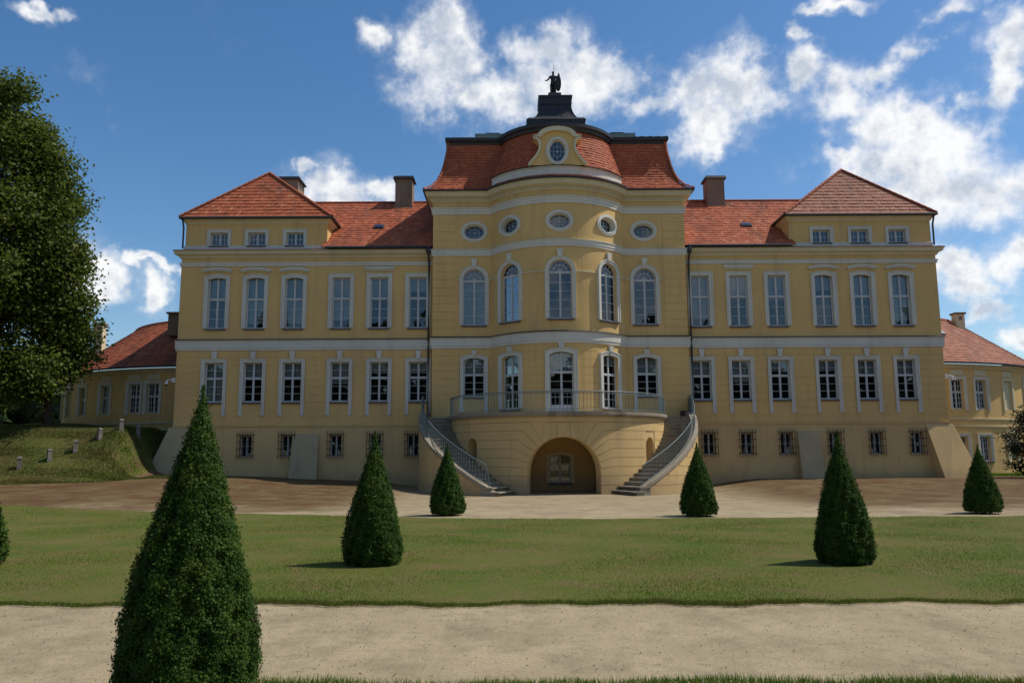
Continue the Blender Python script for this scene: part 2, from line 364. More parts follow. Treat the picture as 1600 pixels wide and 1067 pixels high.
def window_spec(wd, h, rise=0, transom=None, low=(2, 3), up=(2, 2), fan=False, surround=.17, foot=None, panel=0., key=None, hood=None, sill=True, blinds=(), legs=0., single=False, sframe=.048, trim='trim'):
    """returns the list of (name, mesh, offset) that make one kind of window; entry 0 is the frame itself"""
    ft = top_at(wd, h, rise); fw_ = sframe; b_ = MB(); parts = []; IW = wd - 2 * fw_
    inn = outline(wd - 2 * fw_, h - (fw_ if rise <= 0 else 0), rise if rise < wd / 2 - 1e-6 else wd / 2 - fw_, 0, foot=fw_); out = outline(wd, h, rise, 0, foot=fw_)
    b_.ring(inn, out, 0, .09); b_.box(-wd / 2, wd / 2, 0, .09, 0, fw_)
    tz = transom
    zlow1 = (tz if tz else h)
    mull = .032
    if tz: b_.box(-IW / 2, IW / 2, -.012, .088, tz - .04, tz + .04)
    ztop_m = (tz if fan else ft(0)) - (0 if fan else fw_ * .5)
    if not single: b_.box(-mull, mull, -.018, .086, fw_, ztop_m)
    if panel: b_.box(-IW / 2, IW / 2, .01, .08, fw_, fw_ + panel)
    def grid(z0, z1, nc, nr, ztopf=None):
        # sash frames, muntins and one pane per light
        half = [(-IW / 2, -mull), (mull, IW / 2)] if not single else [(-IW / 2, IW / 2)]
        per = max(1, nc // len(half))
        for (xa, xb) in half:
            sf = .022
            b_.box(xa, xa + sf, .008, .07, z0, z1 if not ztopf else min(ztopf(xa + sf), ztopf(xa)) ); b_.box(xb - sf, xb, .008, .07, z0, z1 if not ztopf else min(ztopf(xb), ztopf(xb - sf)))
            b_.box(xa + sf, xb - sf, .008, .07, z0, z0 + sf)
            if not ztopf: b_.box(xa + sf, xb - sf, .008, .07, z1 - sf, z1)
            X0, X1, Z0 = xa + sf, xb - sf, z0 + sf; Z1 = (z1 - sf) if not ztopf else z1
            pw, ph = (X1 - X0) / per, (Z1 - Z0) / nr
            for r_ in range(1, nr): b_.box(X0, X1, .016, .052, Z0 + r_ * ph - .010, Z0 + r_ * ph + .010)
            for c_ in range(1, per): b_.box(X0 + c_ * pw - .012, X0 + c_ * pw + .012, .018, .050, Z0, Z1)
            for c_ in range(per):
                for r_ in range(nr):
                    xc = X0 + (c_ + .5) * pw
                    if ztopf and r_ == nr - 1:
                        pts = [(X0 + c_ * pw + .008, Z0 + r_ * ph), (X0 + (c_ + 1) * pw - .008, Z0 + r_ * ph)] + [(x_, ztopf(x_)) for x_ in lin(X0 + (c_ + 1) * pw - .008, X0 + c_ * pw + .008, 6)]
                        q = MB(); q.poly(pts, .03, .038); parts.append(('pane', q.mesh('pane', 'glass'), (0, 0, 0)))
                    else: parts.append(('pane', pane_mesh(pw - .016, ph - .016), (xc, .03, Z0 + r_ * ph + .008)))
    zf = fw_ + panel
    if tz:
        grid(zf, tz - .04, *low)
        if fan:                                        # half-round fanlight: hub, inner arc, radial bars, six lights
            r0 = wd / 2 - fw_; zc = h
            b_.box(-r0, r0, .01, .07, tz + .04, max(tz + .06, h))
            arc = lambda r_: [(r_ * math.cos(math.pi * i / 20), zc + r_ * math.sin(math.pi * i / 20)) for i in range(21)]
            b_.ring(arc(r0 * .60), arc(r0 * .66), .014, .06); b_.ring(arc(.001), arc(r0 * .16), .01, .06)
            for a in (30, 60, 90, 120, 150):
                ca, sa = math.cos(R(a)), math.sin(R(a)); t_ = .011
                q0, q1 = r0 * .15, r0 * (1.0 if a != 90 else 1.)
                b_.hexa([(ca * q0 - sa * t_, .016, zc + sa * q0 + ca * t_), (ca * q0 + sa * t_, .016, zc + sa * q0 - ca * t_), (ca * q0 + sa * t_, .055, zc + sa * q0 - ca * t_), (ca * q0 - sa * t_, .055, zc + sa * q0 + ca * t_)],
                        [(ca * q1 - sa * t_, .016, zc + sa * q1 + ca * t_), (ca * q1 + sa * t_, .016, zc + sa * q1 - ca * t_), (ca * q1 + sa * t_, .055, zc + sa * q1 - ca * t_), (ca * q1 - sa * t_, .055, zc + sa * q1 + ca * t_)])
            for k in range(6):
                aa = [R(30 * k + i * 5) for i in range(7)]; q = MB()
                q.poly([(r0 * math.cos(a), zc + r0 * math.sin(a)) for a in aa] + [(r0 * .1 * math.cos(a), zc + r0 * .1 * math.sin(a)) for a in (aa[-1], aa[0])], .03, .038)
                parts.append(('pane', q.mesh('pane', 'glass'), (0, 0, 0)))
        else: grid(tz + .04, h - (fw_ if rise <= 0 else 0), up[0], up[1], (lambda x: ft(x) - fw_) if rise > 0 else None)
    else: grid(zf, h - (fw_ if rise <= 0 else 0), low[0], low[1], (lambda x: ft(x) - fw_) if rise > 0 else None)
    res = [('window', b_.mesh('window', 'window_paint'), (0, 0, 0))]
    res += parts
    for (z0, z1) in blinds:
        q = MB(); q.slab(flat(.16), lin(-wd / 2 + .02, wd / 2 - .02, 12), z0, (lambda x: min(z1, ft(x) - .02)), 0, .012); res.append(('blind', q.mesh('blind', 'blind'), (0, 0, 0)))
    q = MB(); q.box(-wd / 2 - .5, wd / 2 + .5, .6, .63, -.4, h + max(rise, 0) + .4); res.append(('dark_room_panel', q.mesh('dark_room_panel', 'room_dark'), (0, 0, 0)))  # flat dark panel behind the glass, stands in for an unlit room
    if surround:
        q = MB(); f0 = -legs if foot is None else foot
        q.ring(outline(wd, h, rise, -.002, foot=f0), outline(wd, h, rise, surround, foot=f0), -REC - .045, -REC + .14)
        q.ring(outline(wd, h, rise, surround - .045, foot=f0), outline(wd, h, rise, surround + .012, foot=f0), -REC - .075, -REC + .1)
        res.append(('surround', q.mesh('surround', trim), (0, 0, 0)))
    if sill:
        q = MB(); ex = .06 if not legs else -.005
        q.hexa([(-wd / 2 - ex, -REC - .10, -.055), (wd / 2 + ex, -REC - .10, -.055), (wd / 2 + ex, .02, -.045), (-wd / 2 - ex, .02, -.045)],
               [(-wd / 2 - ex, -REC - .10, -.03), (wd / 2 + ex, -REC - .10, -.03), (wd / 2 + ex, .02, .012), (-wd / 2 - ex, .02, .012)])
        q.box(-wd / 2 - ex + .01, wd / 2 + ex - .01, -REC - .085, -REC + .02, -.10, -.056)
        res.append(('sill', q.mesh('sill', 'sill_metal'), (0, 0, 0)))
    if key:
        zt = h + max(rise, 0) + surround; q = MB(); a, c = .10, .16
        q.hexa([(-a, -REC - .10, zt - .03 - key[1]), (a, -REC - .10, zt - .03 - key[1]), (a, -REC + .12, zt - .03 - key[1]), (-a, -REC + .12, zt - .03 - key[1])], [(-c, -REC - .12, zt + key[0]), (c, -REC - .12, zt + key[0]), (c, -REC + .12, zt + key[0]), (-c, -REC + .12, zt + key[0])])
        res.append(('keystone', q.mesh('keystone', trim), (0, 0, 0)))
    if hood:
        zb, ht, hr = hood; q = MB(); hw = wd / 2 + surround + .13
        f_ = lambda x: zb + hr * (1 - (x / hw) ** 2)
        us = lin(-hw, hw, 12)
        q.slab(flat(-REC - .16), us, lambda x: f_(x) + ht * .45, lambda x: f_(x) + ht, 0, .22); q.slab(flat(-REC - .09), lin(-hw + .07, hw - .07, 12), lambda x: f_(x), lambda x: f_(x) + ht * .45 - .002, 0, .15)
        res.append(('hood', q.mesh('hood', trim), (0, 0, 0)))
    return res
def place_window(spec, parent, loc, rotz=0., name='window', label=None):
    root = link(name, spec[0][1], parent, loc, rotz)
    for nm, me, off in spec[1:]: link(nm, me, root, off)
    if label: root['label'] = label
    return root
def oval_spec(a, b_, ring=.14, room_dark=.42, rec=.24):
    el_ = lambda k, n=40, dx=0., : [((a * k + dx) * math.cos(2 * math.pi * i / n), (b_ * k + dx) * math.sin(2 * math.pi * i / n)) for i in range(n)]
    q = MB(); q.ring(el_(1, dx=-.026), el_(1), 0, .07, True)
    q.ring(el_(.52), el_(.52, dx=.014), .012, .05, True); q.ring(el_(.001), el_(.09), .0, .05, True)
    for k in range(8):
        an = math.pi / 4 * k; x1, z1 = a * .98 * math.cos(an), b_ * .98 * math.sin(an); st = .08 if k % 2 == 0 else .53
        x0, z0 = x1 * st / .98, z1 * st / .98; l_ = math.hypot(x1 - x0, z1 - z0); px, pz = -(z1 - z0) / l_ * .0065, (x1 - x0) / l_ * .0065
        q.hexa([(x0 + px, .014, z0 + pz), (x0 - px, .014, z0 - pz), (x0 - px, .045, z0 - pz), (x0 + px, .045, z0 + pz)], [(x1 + px, .014, z1 + pz), (x1 - px, .014, z1 - pz), (x1 - px, .045, z1 - pz), (x1 + px, .045, z1 + pz)])
    res = [('window', q.mesh('oval_window', 'window_paint'), (0, 0, 0))]
    q = MB(); q.poly(el_(.985), .026, .034); res.append(('pane', q.mesh('pane', 'glass'), (0, 0, 0)))
    q = MB(); q.box(-a - (.42 if room_dark > .3 else 0), a + (.42 if room_dark > .3 else 0), room_dark, room_dark + .01, -b_ - (.4 if room_dark > .3 else .05), b_ + (.4 if room_dark > .3 else .05)); res.append(('dark_room_panel', q.mesh('dark_room_panel', 'room_dark'), (0, 0, 0)))  # last box: dark panel standing in for the unlit space behind the oval
    q = MB(); yo = -rec; q.ring(el_(1, dx=.06), el_(1, dx=.06 + ring), yo - .05, yo + .16, True); q.ring(el_(1, dx=.045), el_(1, dx=.10), yo - .075, yo + .1, True); q.ring(el_(1, dx=-.01), el_(1, dx=.07), yo + .04, min(yo + .30, .06), True)
    res.append(('surround', q.mesh('surround', 'trim'), (0, 0, 0))); return res
def wall(mb, mp, u0, u1, z0, z1, holes, depth, step=None):
    """plastered wall skin with openings; holes = (uc, halfwidth, bottom(x), top(x), samples)"""
    us = {u0, u1}
    for uc, hw, fb, ft, n in holes: us.update(lin(uc - hw, uc + hw, n))
    if step: us.update(lin(u0, u1, int((u1 - u0) / step) + 1))
    us = sorted(us); us = [u for i, u in enumerate(us) if i == 0 or u - us[i - 1] > 1e-5]
    for a, c in zip(us, us[1:]):
        mid = (a + c) / 2; act = sorted([h for h in holes if abs(mid - h[0]) < h[1]], key=lambda h: h[2](mid - h[0])); za = zc = z0
        for uc, hw, fb, ft, n in act:
            A, C = a - uc, c - uc
            mb.face([mp(a, za, 0), mp(c, zc, 0), mp(c, fb(C), 0), mp(a, fb(A), 0)])
            mb.face([mp(a, fb(A), 0), mp(c, fb(C), 0), mp(c, fb(C), depth), mp(a, fb(A), depth)])
            za, zc = ft(A), ft(C); mb.face([mp(a, za, 0), mp(c, zc, 0), mp(c, zc, depth), mp(a, za, depth)])
        mb.face([mp(a, za, 0), mp(c, zc, 0), mp(c, z1, 0), mp(a, z1, 0)])
    for uc, hw, fb, ft, n in holes:
        for s_ in (-1, 1):
            if ft(s_ * hw) - fb(s_ * hw) > .01:
                u = uc + s_ * hw; mb.face([mp(u, fb(s_ * hw), 0), mp(u, ft(s_ * hw), 0), mp(u, ft(s_ * hw), depth), mp(u, fb(s_ * hw), depth)])
def rect_hole(uc, wd, z0, h, rise=0.):
    f_ = top_at(wd, h, rise); return (uc, wd / 2, lambda x: z0, lambda x: z0 + f_(x), 1 if rise <= 0 else 14)
def oval_hole(uc, a, b_, zc): return (uc, a, lambda x: zc - b_ * math.sqrt(max(0, 1 - (x / a) ** 2)), lambda x: zc + b_ * math.sqrt(max(0, 1 - (x / a) ** 2)), 24)
def blocks(mp, parent, spans, courses, jt=.018, blen=1.05, as_objects=False, mat='plaster_block', d0=-.014, curved=False, seed=1):
    """ashlar courses; spans(z0,z1) gives the free u intervals of a course"""
    rr = random.Random(seed); mb = MB(); made = []
    for k, (za, zb) in enumerate(courses):
        for (ua, ub) in spans(za, zb):
            L = ub - ua
            if L < .12: continue
            n = max(1, round(L / blen)); cuts = [ua + L * i / n for i in range(n + 1)]
            if n > 1: sh = (L / n) * (.22 if k % 2 else -.22); cuts = [ua] + [c + sh for c in cuts[1:-1]] + [ub]
            for a, c in zip(cuts, cuts[1:]):
                us = lin(a + jt / 2, c - jt / 2, max(1, int((c - a) / .3)) if curved else 1); q = MB() if as_objects else mb
                q.slab(mp, us, za + jt / 2, zb - jt / 2, d0 - rr.random() * .004, .05)
                if as_objects: q.build('ashlar_block', mat, parent)
    if not as_objects and mb.v:
        o = mb.build('ashlar_blocks', mat, parent); o['kind'] = 'stuff'; return o
def subtract(spans, cuts):
    for c0, c1 in cuts:
        out = []
        for a, b_ in spans:
            if c1 <= a or c0 >= b_: out.append((a, b_)); continue
            if c0 > a: out.append((a, c0))
            if c1 < b_: out.append((c1, b_))
        spans = out
    return spans

# ------------------------------------------------------------------ palace
PAL = empty('palace', (AX, FY, 0)); tag(PAL, 'yellow baroque palace with white trim, red tiled roofs and bowed centre', 'palace')
HW, RW, RY = 20.36, 6.75, -.45                          # half width, half width and plane of the middle block
GX, UXs = [7.52, 9.6, 11.68, 14.2, 16.28, 18.34], [7.58, 9.65, 11.7, 14.23, 16.31, 18.38]
GW, GZ, GH = 1.0, 4.44, 2.10
UW, UZ, UH = .97, 8.36, 2.76
BW_, BZ, BH = .62, 1.58, 1.12
BX = [7.75, 9.72, 11.78, 14.32, 16.48, 18.6]
AW, AZ, AH = .95, 12.93, .72
AXs = [14.3, 16.38, 18.42]
spec_ground = window_spec(GW, GH, 0, transom=1.26, low=(2, 3), up=(2, 2), surround=.17, legs=.72, key=(.42, 0), blinds=((1.30, 2.1),))
spec_ground_shut = window_spec(GW, GH, 0, transom=1.26, low=(2, 3), up=(2, 2), surround=.17, legs=.72, key=(.42, 0), blinds=((.02, 2.1),))
spec_up_flat = window_spec(UW, UH, 0, transom=1.62, low=(2, 3), up=(2, 1), surround=.19, blinds=((1.66, 2.8),))
spec_up_flat_shut = window_spec(UW, UH, 0, transom=1.62, low=(2, 3), up=(2, 1), surround=.19, blinds=((.45, 2.8),))
spec_up_flat_hood = window_spec(UW, UH, 0, transom=1.62, low=(2, 3), up=(2, 1), surround=.19, hood=(UH + .34, .20, 0), blinds=((1.66, 2.8),))
spec_up_seg = window_spec(UW, UH - .09, .09, transom=1.60, low=(2, 3), up=(2, 1), surround=.19, hood=(UH + .24, .17, .13), blinds=((1.64, 2.8),))
spec_up_seg_shut = window_spec(UW, UH - .09, .09, transom=1.60, low=(2, 3), up=(2, 1), surround=.19, hood=(UH + .24, .17, .13), blinds=((.3, 2.8),))
spec_attic = window_spec(AW, AH, 0, low=(4, 2), surround=.16, foot=-.02)
spec_base = window_spec(BW_, BH, 0, low=(2, 2), surround=0, sill=False)
wallL, wallR = MB(), MB()
for sgn, mb in ((-1, wallL), (1, wallR)):
    plinth, attic = MB(), MB()
    holes = [rect_hole(sgn * x, GW, GZ, GH) for x in GX] + [rect_hole(sgn * x, UW, UZ, UH - (.09 if i > 2 else 0), .09 if i > 2 else 0) for i, x in enumerate(UXs)]
    a, c = sorted((sgn * RW, sgn * HW)); wall(mb, flat(0), a, c, 3.2, 12.5, holes, REC + .06)
    wall(plinth, flat(-.07), a, c, -.6, 3.2, [rect_hole(sgn * x, BW_, BZ, BH) for x in BX], .28)
    plinth.slab(flat(-.07), [a, c], 3.14, 3.2, -.04, .3)
    # attic storey over the outer three bays, its return walls too
    a2, c2 = sorted((sgn * 12.55, sgn * 20.24)); wall(attic, flat(.08), a2, c2, 12.5, 14.3, [rect_hole(sgn * x, AW, AZ, AH) for x in AXs], REC + .06)
    for u in (a2, c2): attic.face([(u, .08, 12.4), (u, 10.9, 12.4), (u, 10.9, 14.3), (u, .08, 14.3)])
    plinth.build('plinth', 'plinth_plaster', PAL); attic.build('attic_wall', 'plaster', PAL)
wl = wallL.build('wall', 'plaster', PAL); wr = wallR.build('wall', 'plaster', PAL)
mb = MB()                                              # ends and garden-averse back of the block
for u in (-HW, HW): mb.face([(u, 0, -.6), (u, 11, -.6), (u, 11, 12.5), (u, 0, 12.5)])
mb.face([(-HW, 11, -.6), (HW, 11, -.6), (HW, 11, 12.5), (-HW, 11, 12.5)]); mb.face([(-20.24, 10.9, 12.4), (20.24, 10.9, 12.4), (20.24, 10.9, 14.3), (-20.24, 10.9, 14.3)])
mb.build('end_wall', 'plaster', PAL)
for sgn, wl_ in ((-1, wl), (1, wr)):
    obst = [(sgn * x - .69, sgn * x + .69, 3.2, 6.77) for x in GX] + [(sgn * x - .17, sgn * x + .17, 6.7, 7.2) for x in GX]
    a, c = sorted((sgn * (RW + .05), sgn * (HW - .01)))
    cs = [(3.22 + .396 * i, 3.22 + .396 * (i + 1)) for i in range(10)]
    blocks(flat(0), wl_, lambda z0, z1: subtract([(a, c)], [(o[0], o[1]) for o in obst if o[2] < z1 and o[3] > z0]), cs, seed=5)
VAR_G = [window_spec(GW, GH, 0, transom=1.26, low=(2, 3), up=(2, 2), surround=.17, legs=.72, key=(.42, 0), blinds=(b_,)) for b_ in ((1.30, 2.1), (1.5, 2.1), (.95, 2.1), (1.28, 2.1))]
VAR_S = [window_spec(UW, UH - .09, .09, transom=1.60, low=(2, 3), up=(2, 1), surround=.19, hood=(UH + .24, .17, .13), blinds=(b_,)) for b_ in ((1.64, 2.8), (1.3, 2.8), (1.95, 2.8))]
VAR_F = [window_spec(UW, UH, 0, transom=1.62, low=(2, 3), up=(2, 1), surround=.19, blinds=(b_,)) for b_ in ((1.66, 2.8), (1.45, 2.8), (2.0, 2.8))]
rv = random.Random(3)
SHUT_U = {(-1, 2), (-1, 3), (-1, 4), (1, 0), (1, 5)}; SHUT_G = {(-1, 5)}
for sgn in (-1, 1):
    for i, x in enumerate(GX): place_window(spec_ground_shut if (sgn, i) in SHUT_G else rv.choice(VAR_G), PAL, (sgn * x, REC, GZ), label='window with its white blind fully drawn' if (sgn, i) in SHUT_G else None)
    for i, x in enumerate(UXs):
        sh = (sgn, i) in SHUT_U or (sgn, i) == (-1, 3)
        sp_ = (spec_up_seg_shut if sh else rv.choice(VAR_S)) if i > 2 else (spec_up_flat_hood if i == 1 else (spec_up_flat_shut if sh else rv.choice(VAR_F)))
        place_window(sp_, PAL, (sgn * x, REC, UZ))
    for x in AXs: place_window(spec_attic, PAL, (sgn * x, .08 + REC, AZ), name='attic_window')
    for x in BX:
        o = place_window(spec_base, PAL, (sgn * x, -.07 + .24, BZ), name='basement_window'); q = MB()
        for k in range(7): xx = -.42 + .14 * k; q.tube([(xx, -.36, -.12), (xx, -.36, 1.28), (xx, -.36, 1.36)], [.013, .013, .003], 5)
        for z in (.06, .40, .78, 1.14): q.box(-.45, .45, -.375, -.345, z - .014, z + .014); q.box(-.45, -.43, -.36, -.2, z - .012, z + .012); q.box(.43, .45, -.36, -.2, z - .012, z + .012)
        q.build('iron_grille', 'iron', o)
# string course and entablature of the wings (white), butting against the middle block
for sgn in (-1, 1):
    path = [(-HW, 3.), (-HW, 0), (-RW - .003, 0)] if sgn < 0 else [(RW + .003, 0), (HW, 0), (HW, 3.)]
    q = MB(); q.sweep(path, [(-.02, 7.18), (.06, 7.18), (.06, 7.30), (.085, 7.31), (.085, 7.66), (.12, 7.68), (.12, 7.72), (-.02, 7.72)]); q.build('string_course', 'trim', PAL)
    q = MB(); q.sweep(path, [(-.02, 7.722), (.15, 7.722), (.15, 7.74), (.02, 7.79), (-.02, 7.79)]); q.build('flashing', 'gutter_metal', PAL)
    q = MB(); q.sweep(path, [(-.02, 11.75), (.05, 11.75), (.05, 11.85), (.085, 11.87), (.085, 11.95), (-.02, 11.95)]); q.build('architrave', 'trim', PAL)
    q = MB(); q.sweep(path, [(-.02, 12.18), (.05, 12.18), (.10, 12.24), (.12, 12.30), (.24, 12.36), (.30, 12.38), (.30, 12.47), (.36, 12.53), (.36, 12.57), (-.02, 12.57)]); q.build('cornice', 'trim_cream', PAL)
    # attic base and eaves moulding
    p2 = [(-20.24, 3.), (-20.24, .08), (-12.55, .08), (-12.55, 3.4)] if sgn < 0 else [(12.55, 3.4), (12.55, .08), (20.24, .08), (20.24, 3.)]
    q = MB(); q.sweep(p2, [(-.03, 12.56), (.05, 12.56), (.05, 12.90), (.02, 12.92), (-.03, 12.92)]); q.build('attic_base', 'trim', PAL)
    q = MB(); q.sweep(p2, [(-.02, 14.12), (.04, 14.12), (.07, 14.20), (.16, 14.27), (.20, 14.30), (.20, 14.40), (-.02, 14.40)]); q.build('eaves_moulding', 'trim_cream', PAL)
    # one course of tiles as a drip on the main cornice under the attic
    q = MB(); a, c = sorted((sgn * 12.5, sgn * 20.7)); u = a
    while u < c - .05: q.hexa([(u, -.40, 12.575), (u + .165, -.40, 12.575), (u + .165, .03, 12.64), (u, .03, 12.64)], [(u, -.40, 12.597), (u + .165, -.40, 12.597), (u + .165, .03, 12.67), (u, .03, 12.67)]); u += .175
    tag(q.build('drip_tiles', 'roof_tile', PAL), kind='stuff')
    q = MB(); us_ = lin(sgn * 12.5, sgn * 6.9, 2); q.tube([(u, -.47, 12.66) for u in us_], .075, 10); q.build('gutter', 'gutter_metal', PAL)
    q = MB(); u = sgn * 6.98
    q.tube([(u, -.47, 12.62), (u, -.47, 12.42), (u, -.40, 12.2), (u, -.16, 11.9), (u, -.13, 11.6), (u, -.13, 7.9), (u, -.17, 7.7), (u, -.17, 7.2), (u, -.13, 7.0), (u, -.13, 3.3), (u, -.2, 3.1), (u, -.2, .3)], .05, 8)
    q.tube([(u, -.47, 12.62), (u, -.47, 12.36), (u, -.46, 12.22)], [.13, .13, .06], 8); q.build('downpipe', 'gutter_metal', PAL)
    # middle buttress: battered slab leaning on the plinth
    uc, hw = (-13.34, .68) if sgn < 0 else (12.92, .56)
    q = MB(); q.hexa([(uc - hw - .05, -.75, -.4), (uc + hw + .05, -.75, -.4), (uc + hw + .05, -.06, -.4), (uc - hw - .05, -.06, -.4)], [(uc - hw, -.15, 2.72), (uc + hw, -.15, 2.72), (uc + hw, -.06, 2.78), (uc - hw, -.06, 2.78)]); q.build('buttress', 'buttress_render', PAL)
    # corner buttress spreading outward and forward
    q = MB(); s = sgn
    bot = [(s * 19.55, -1.15, -.4), (s * 21.75, -.85, -.4), (s * 21.75, 1.1, -.4), (s * 19.3, 1.1, -.4)]; top = [(s * 19.1, -.09, 3.12), (s * 20.52, -.09, 3.12), (s * 20.52, .9, 3.12), (s * 19.1, .9, 3.12)]
    if s < 0: bot, top = [bot[1], bot[0], bot[3], bot[2]], [top[1], top[0], top[3], top[2]]
    q.hexa(bot, top); q.build('buttress', 'buttress_render' if s < 0 else 'plinth_plaster', PAL)

# --- middle block and bay
BR, BCY, BAX = 4.047, 1.547, -.08
bay = cyl(BAX, BCY, BR); BA = math.asin(3.52 / BR) * BR    # half arc length
rf = flat(RY)
CW = 1.2
spec_fan = window_spec(CW, 2.44, CW / 2, transom=2.40, low=(2, 5), fan=True, surround=.17, key=(.36, .02))
spec_fan_blind = window_spec(CW, 2.44, CW / 2, transom=2.40, low=(2, 5), fan=True, surround=.17, key=(.36, .02), blinds=((.03, 3.0),))
spec_side_low = window_spec(1.10, 1.92, .12, transom=1.16, low=(2, 3), up=(2, 2), surround=.17, legs=.85, key=(.22, .0), blinds=((1.2, 2.2),))
spec_bay_low = window_spec(1.10, 2.60, .12, transom=1.72, low=(2, 4), up=(2, 2), surround=.19, key=(.26, .0), blinds=((1.76, 2.9),))
spec_door = window_spec(1.22, 2.86, .14, transom=1.98, low=(2, 4), up=(2, 2), surround=.20, key=(.24, .0), panel=.28, blinds=((2.02, 3.1),), sill=False)
spec_oval = oval_spec(.52, .37)
FZ, SZ = 8.40, 13.47
a38 = 2.56 / BR; ua = math.asin(a38)                    # bay side windows, angle off the axis
cw = MB()
for sgn in (-1, 1):
    a, c = sorted((sgn * 3.40 + BAX, sgn * RW)); u = sgn * 4.54
    wall(cw, rf, a, c, -.6, 15.2, [rect_hole(u, 1.10, 4.62, 1.92, .12), rect_hole(u, CW, FZ, 2.44, CW / 2), oval_hole(u, .58, .43, SZ)], REC + .1)
    cw.face([(sgn * RW, RY, -.6), (sgn * RW, 9.5, -.6), (sgn * RW, 9.5, 15.6), (sgn * RW, RY, 15.6)])
cwall = cw.build('middle_wall', 'plaster', PAL)
bw = MB(); hb = []
for k in (-1, 0, 1):
    uu = k * ua * BR
    hb += [rect_hole(uu, 1.22 if k == 0 else 1.10, 3.72 if k == 0 else 3.92, 2.86 if k == 0 else 2.60, .14 if k == 0 else .12), rect_hole(uu, CW, FZ, 2.44, CW / 2), oval_hole(uu, .58, .43, SZ)]
wall(bw, bay, -BA, BA, -.6, 16.05, hb, REC + .14, .22)
bwall = bw.build('bay_wall', 'plaster', PAL, smooth=False)
for sgn in (-1, 1):
    u = sgn * 4.54
    place_window(spec_side_low, PAL, (u, RY + REC, 4.62)); place_window(spec_fan_blind if sgn < 0 else spec_fan, PAL, (u, RY + REC, FZ)); place_window(spec_oval, PAL, (u, RY + .24, SZ), name='oval_window')
for k in (-1, 0, 1):
    an = k * ua
    def onbay(d, z): return (BAX + (BR - d) * math.sin(an), BCY - (BR - d) * math.cos(an), z)
    if k: place_window(spec_bay_low, PAL, onbay(REC, 3.92), an)
    else: place_window(spec_door, PAL, onbay(REC, 3.72), an, name='balcony_door')
    place_window(spec_fan, PAL, onbay(REC, FZ), an); place_window(spec_oval, PAL, onbay(.26, SZ), an, name='oval_window')
# pale ashlar joints: corner strips and lower storey of the middle block, lower storey of the bay
for sgn in (-1, 1):
    u = sgn * 4.54; lo, hi = sorted((sgn * 3.55, sgn * (RW - .0)))
    obs = [(u - .76, u + .76, 3.6, 6.92), (u - .17, u + .17, 6.8, 7.2)]
    cs = [(3.56 + .402 * i, 3.56 + .402 * (i + 1)) for i in range(9)]
    blocks(rf, cwall, lambda z0, z1: subtract([(lo, hi)], [(o[0], o[1]) for o in obs if o[2] < z1 and o[3] > z0]), cs, as_objects=True, blen=1.25, seed=9)
    lo2, hi2 = sorted((sgn * 5.56, sgn * RW))
    blocks(rf, cwall, lambda z0, z1: [(lo2, hi2)], [(7.80 + .437 * i, 7.80 + .437 * (i + 1)) for i in range(10)] + [(12.52 + .475 * i, 12.52 + .475 * (i + 1)) for i in range(4)], as_objects=True, blen=.85, seed=4, d0=-.022)
obs = [(k * ua * BR - .80, k * ua * BR + .80, 3.5, 6.92) for k in (-1, 0, 1)] + [(k * ua * BR - .17, k * ua * BR + .17, 6.8, 7.2) for k in (-1, 0, 1)]
blocks(bay, bwall, lambda z0, z1: subtract([(-BA + .05, BA - .05)], [(o[0], o[1]) for o in obs if o[2] < z1 and o[3] > z0]), [(3.56 + .402 * i, 3.56 + .402 * (i + 1)) for i in range(9)], as_objects=True, blen=.95, curved=True, seed=2)
# mouldings that run along the middle block and swing round the bay
arc = [(BAX + BR * math.sin(a), BCY - BR * math.cos(a)) for a in lin(-BA / BR, BA / BR, 48)]
PATH = [(-RW, 3.0), (-RW, RY), (arc[0][0], RY)] + arc[1:-1] + [(arc[-1][0], RY), (RW, RY), (RW, 3.0)]
def moulding(name, prof, mat='trim'): q = MB(); q.sweep(PATH, prof); return q.build(name, mat, PAL)
moulding('string_course', [(-.02, 7.17), (.06, 7.17), (.06, 7.30), (.09, 7.31), (.09, 7.66), (.13, 7.68), (.13, 7.72), (-.02, 7.72)])
moulding('flashing', [(-.02, 7.722), (.16, 7.722), (.16, 7.74), (.02, 7.80), (-.02, 7.80)], 'gutter_metal')
moulding('upper_band', [(-.02, 12.14), (.05, 12.14), (.05, 12.26), (.075, 12.27), (.075, 12.44), (.11, 12.46), (.11, 12.50), (-.02, 12.50)])
moulding('architrave', [(-.02, 14.42), (.05, 14.42), (.05, 14.56), (.08, 14.58), (.08, 14.70), (.13, 14.74), (.13, 14.79), (-.02, 14.79)])
moulding('cornice', [(-.02, 15.10), (.06, 15.10), (.10, 15.16), (.12, 15.18), (.12, 15.28), (.22, 15.32), (.34, 15.36), (.36, 15.38), (.36, 15.47), (.43, 15.56), (.43, 15.60), (-.02, 15.60)], 'trim_cream')
moulding('gutter', [(.30, 15.602), (.52, 15.602), (.53, 15.68), (.50, 15.69), (.30, 15.66)], 'gutter_metal')
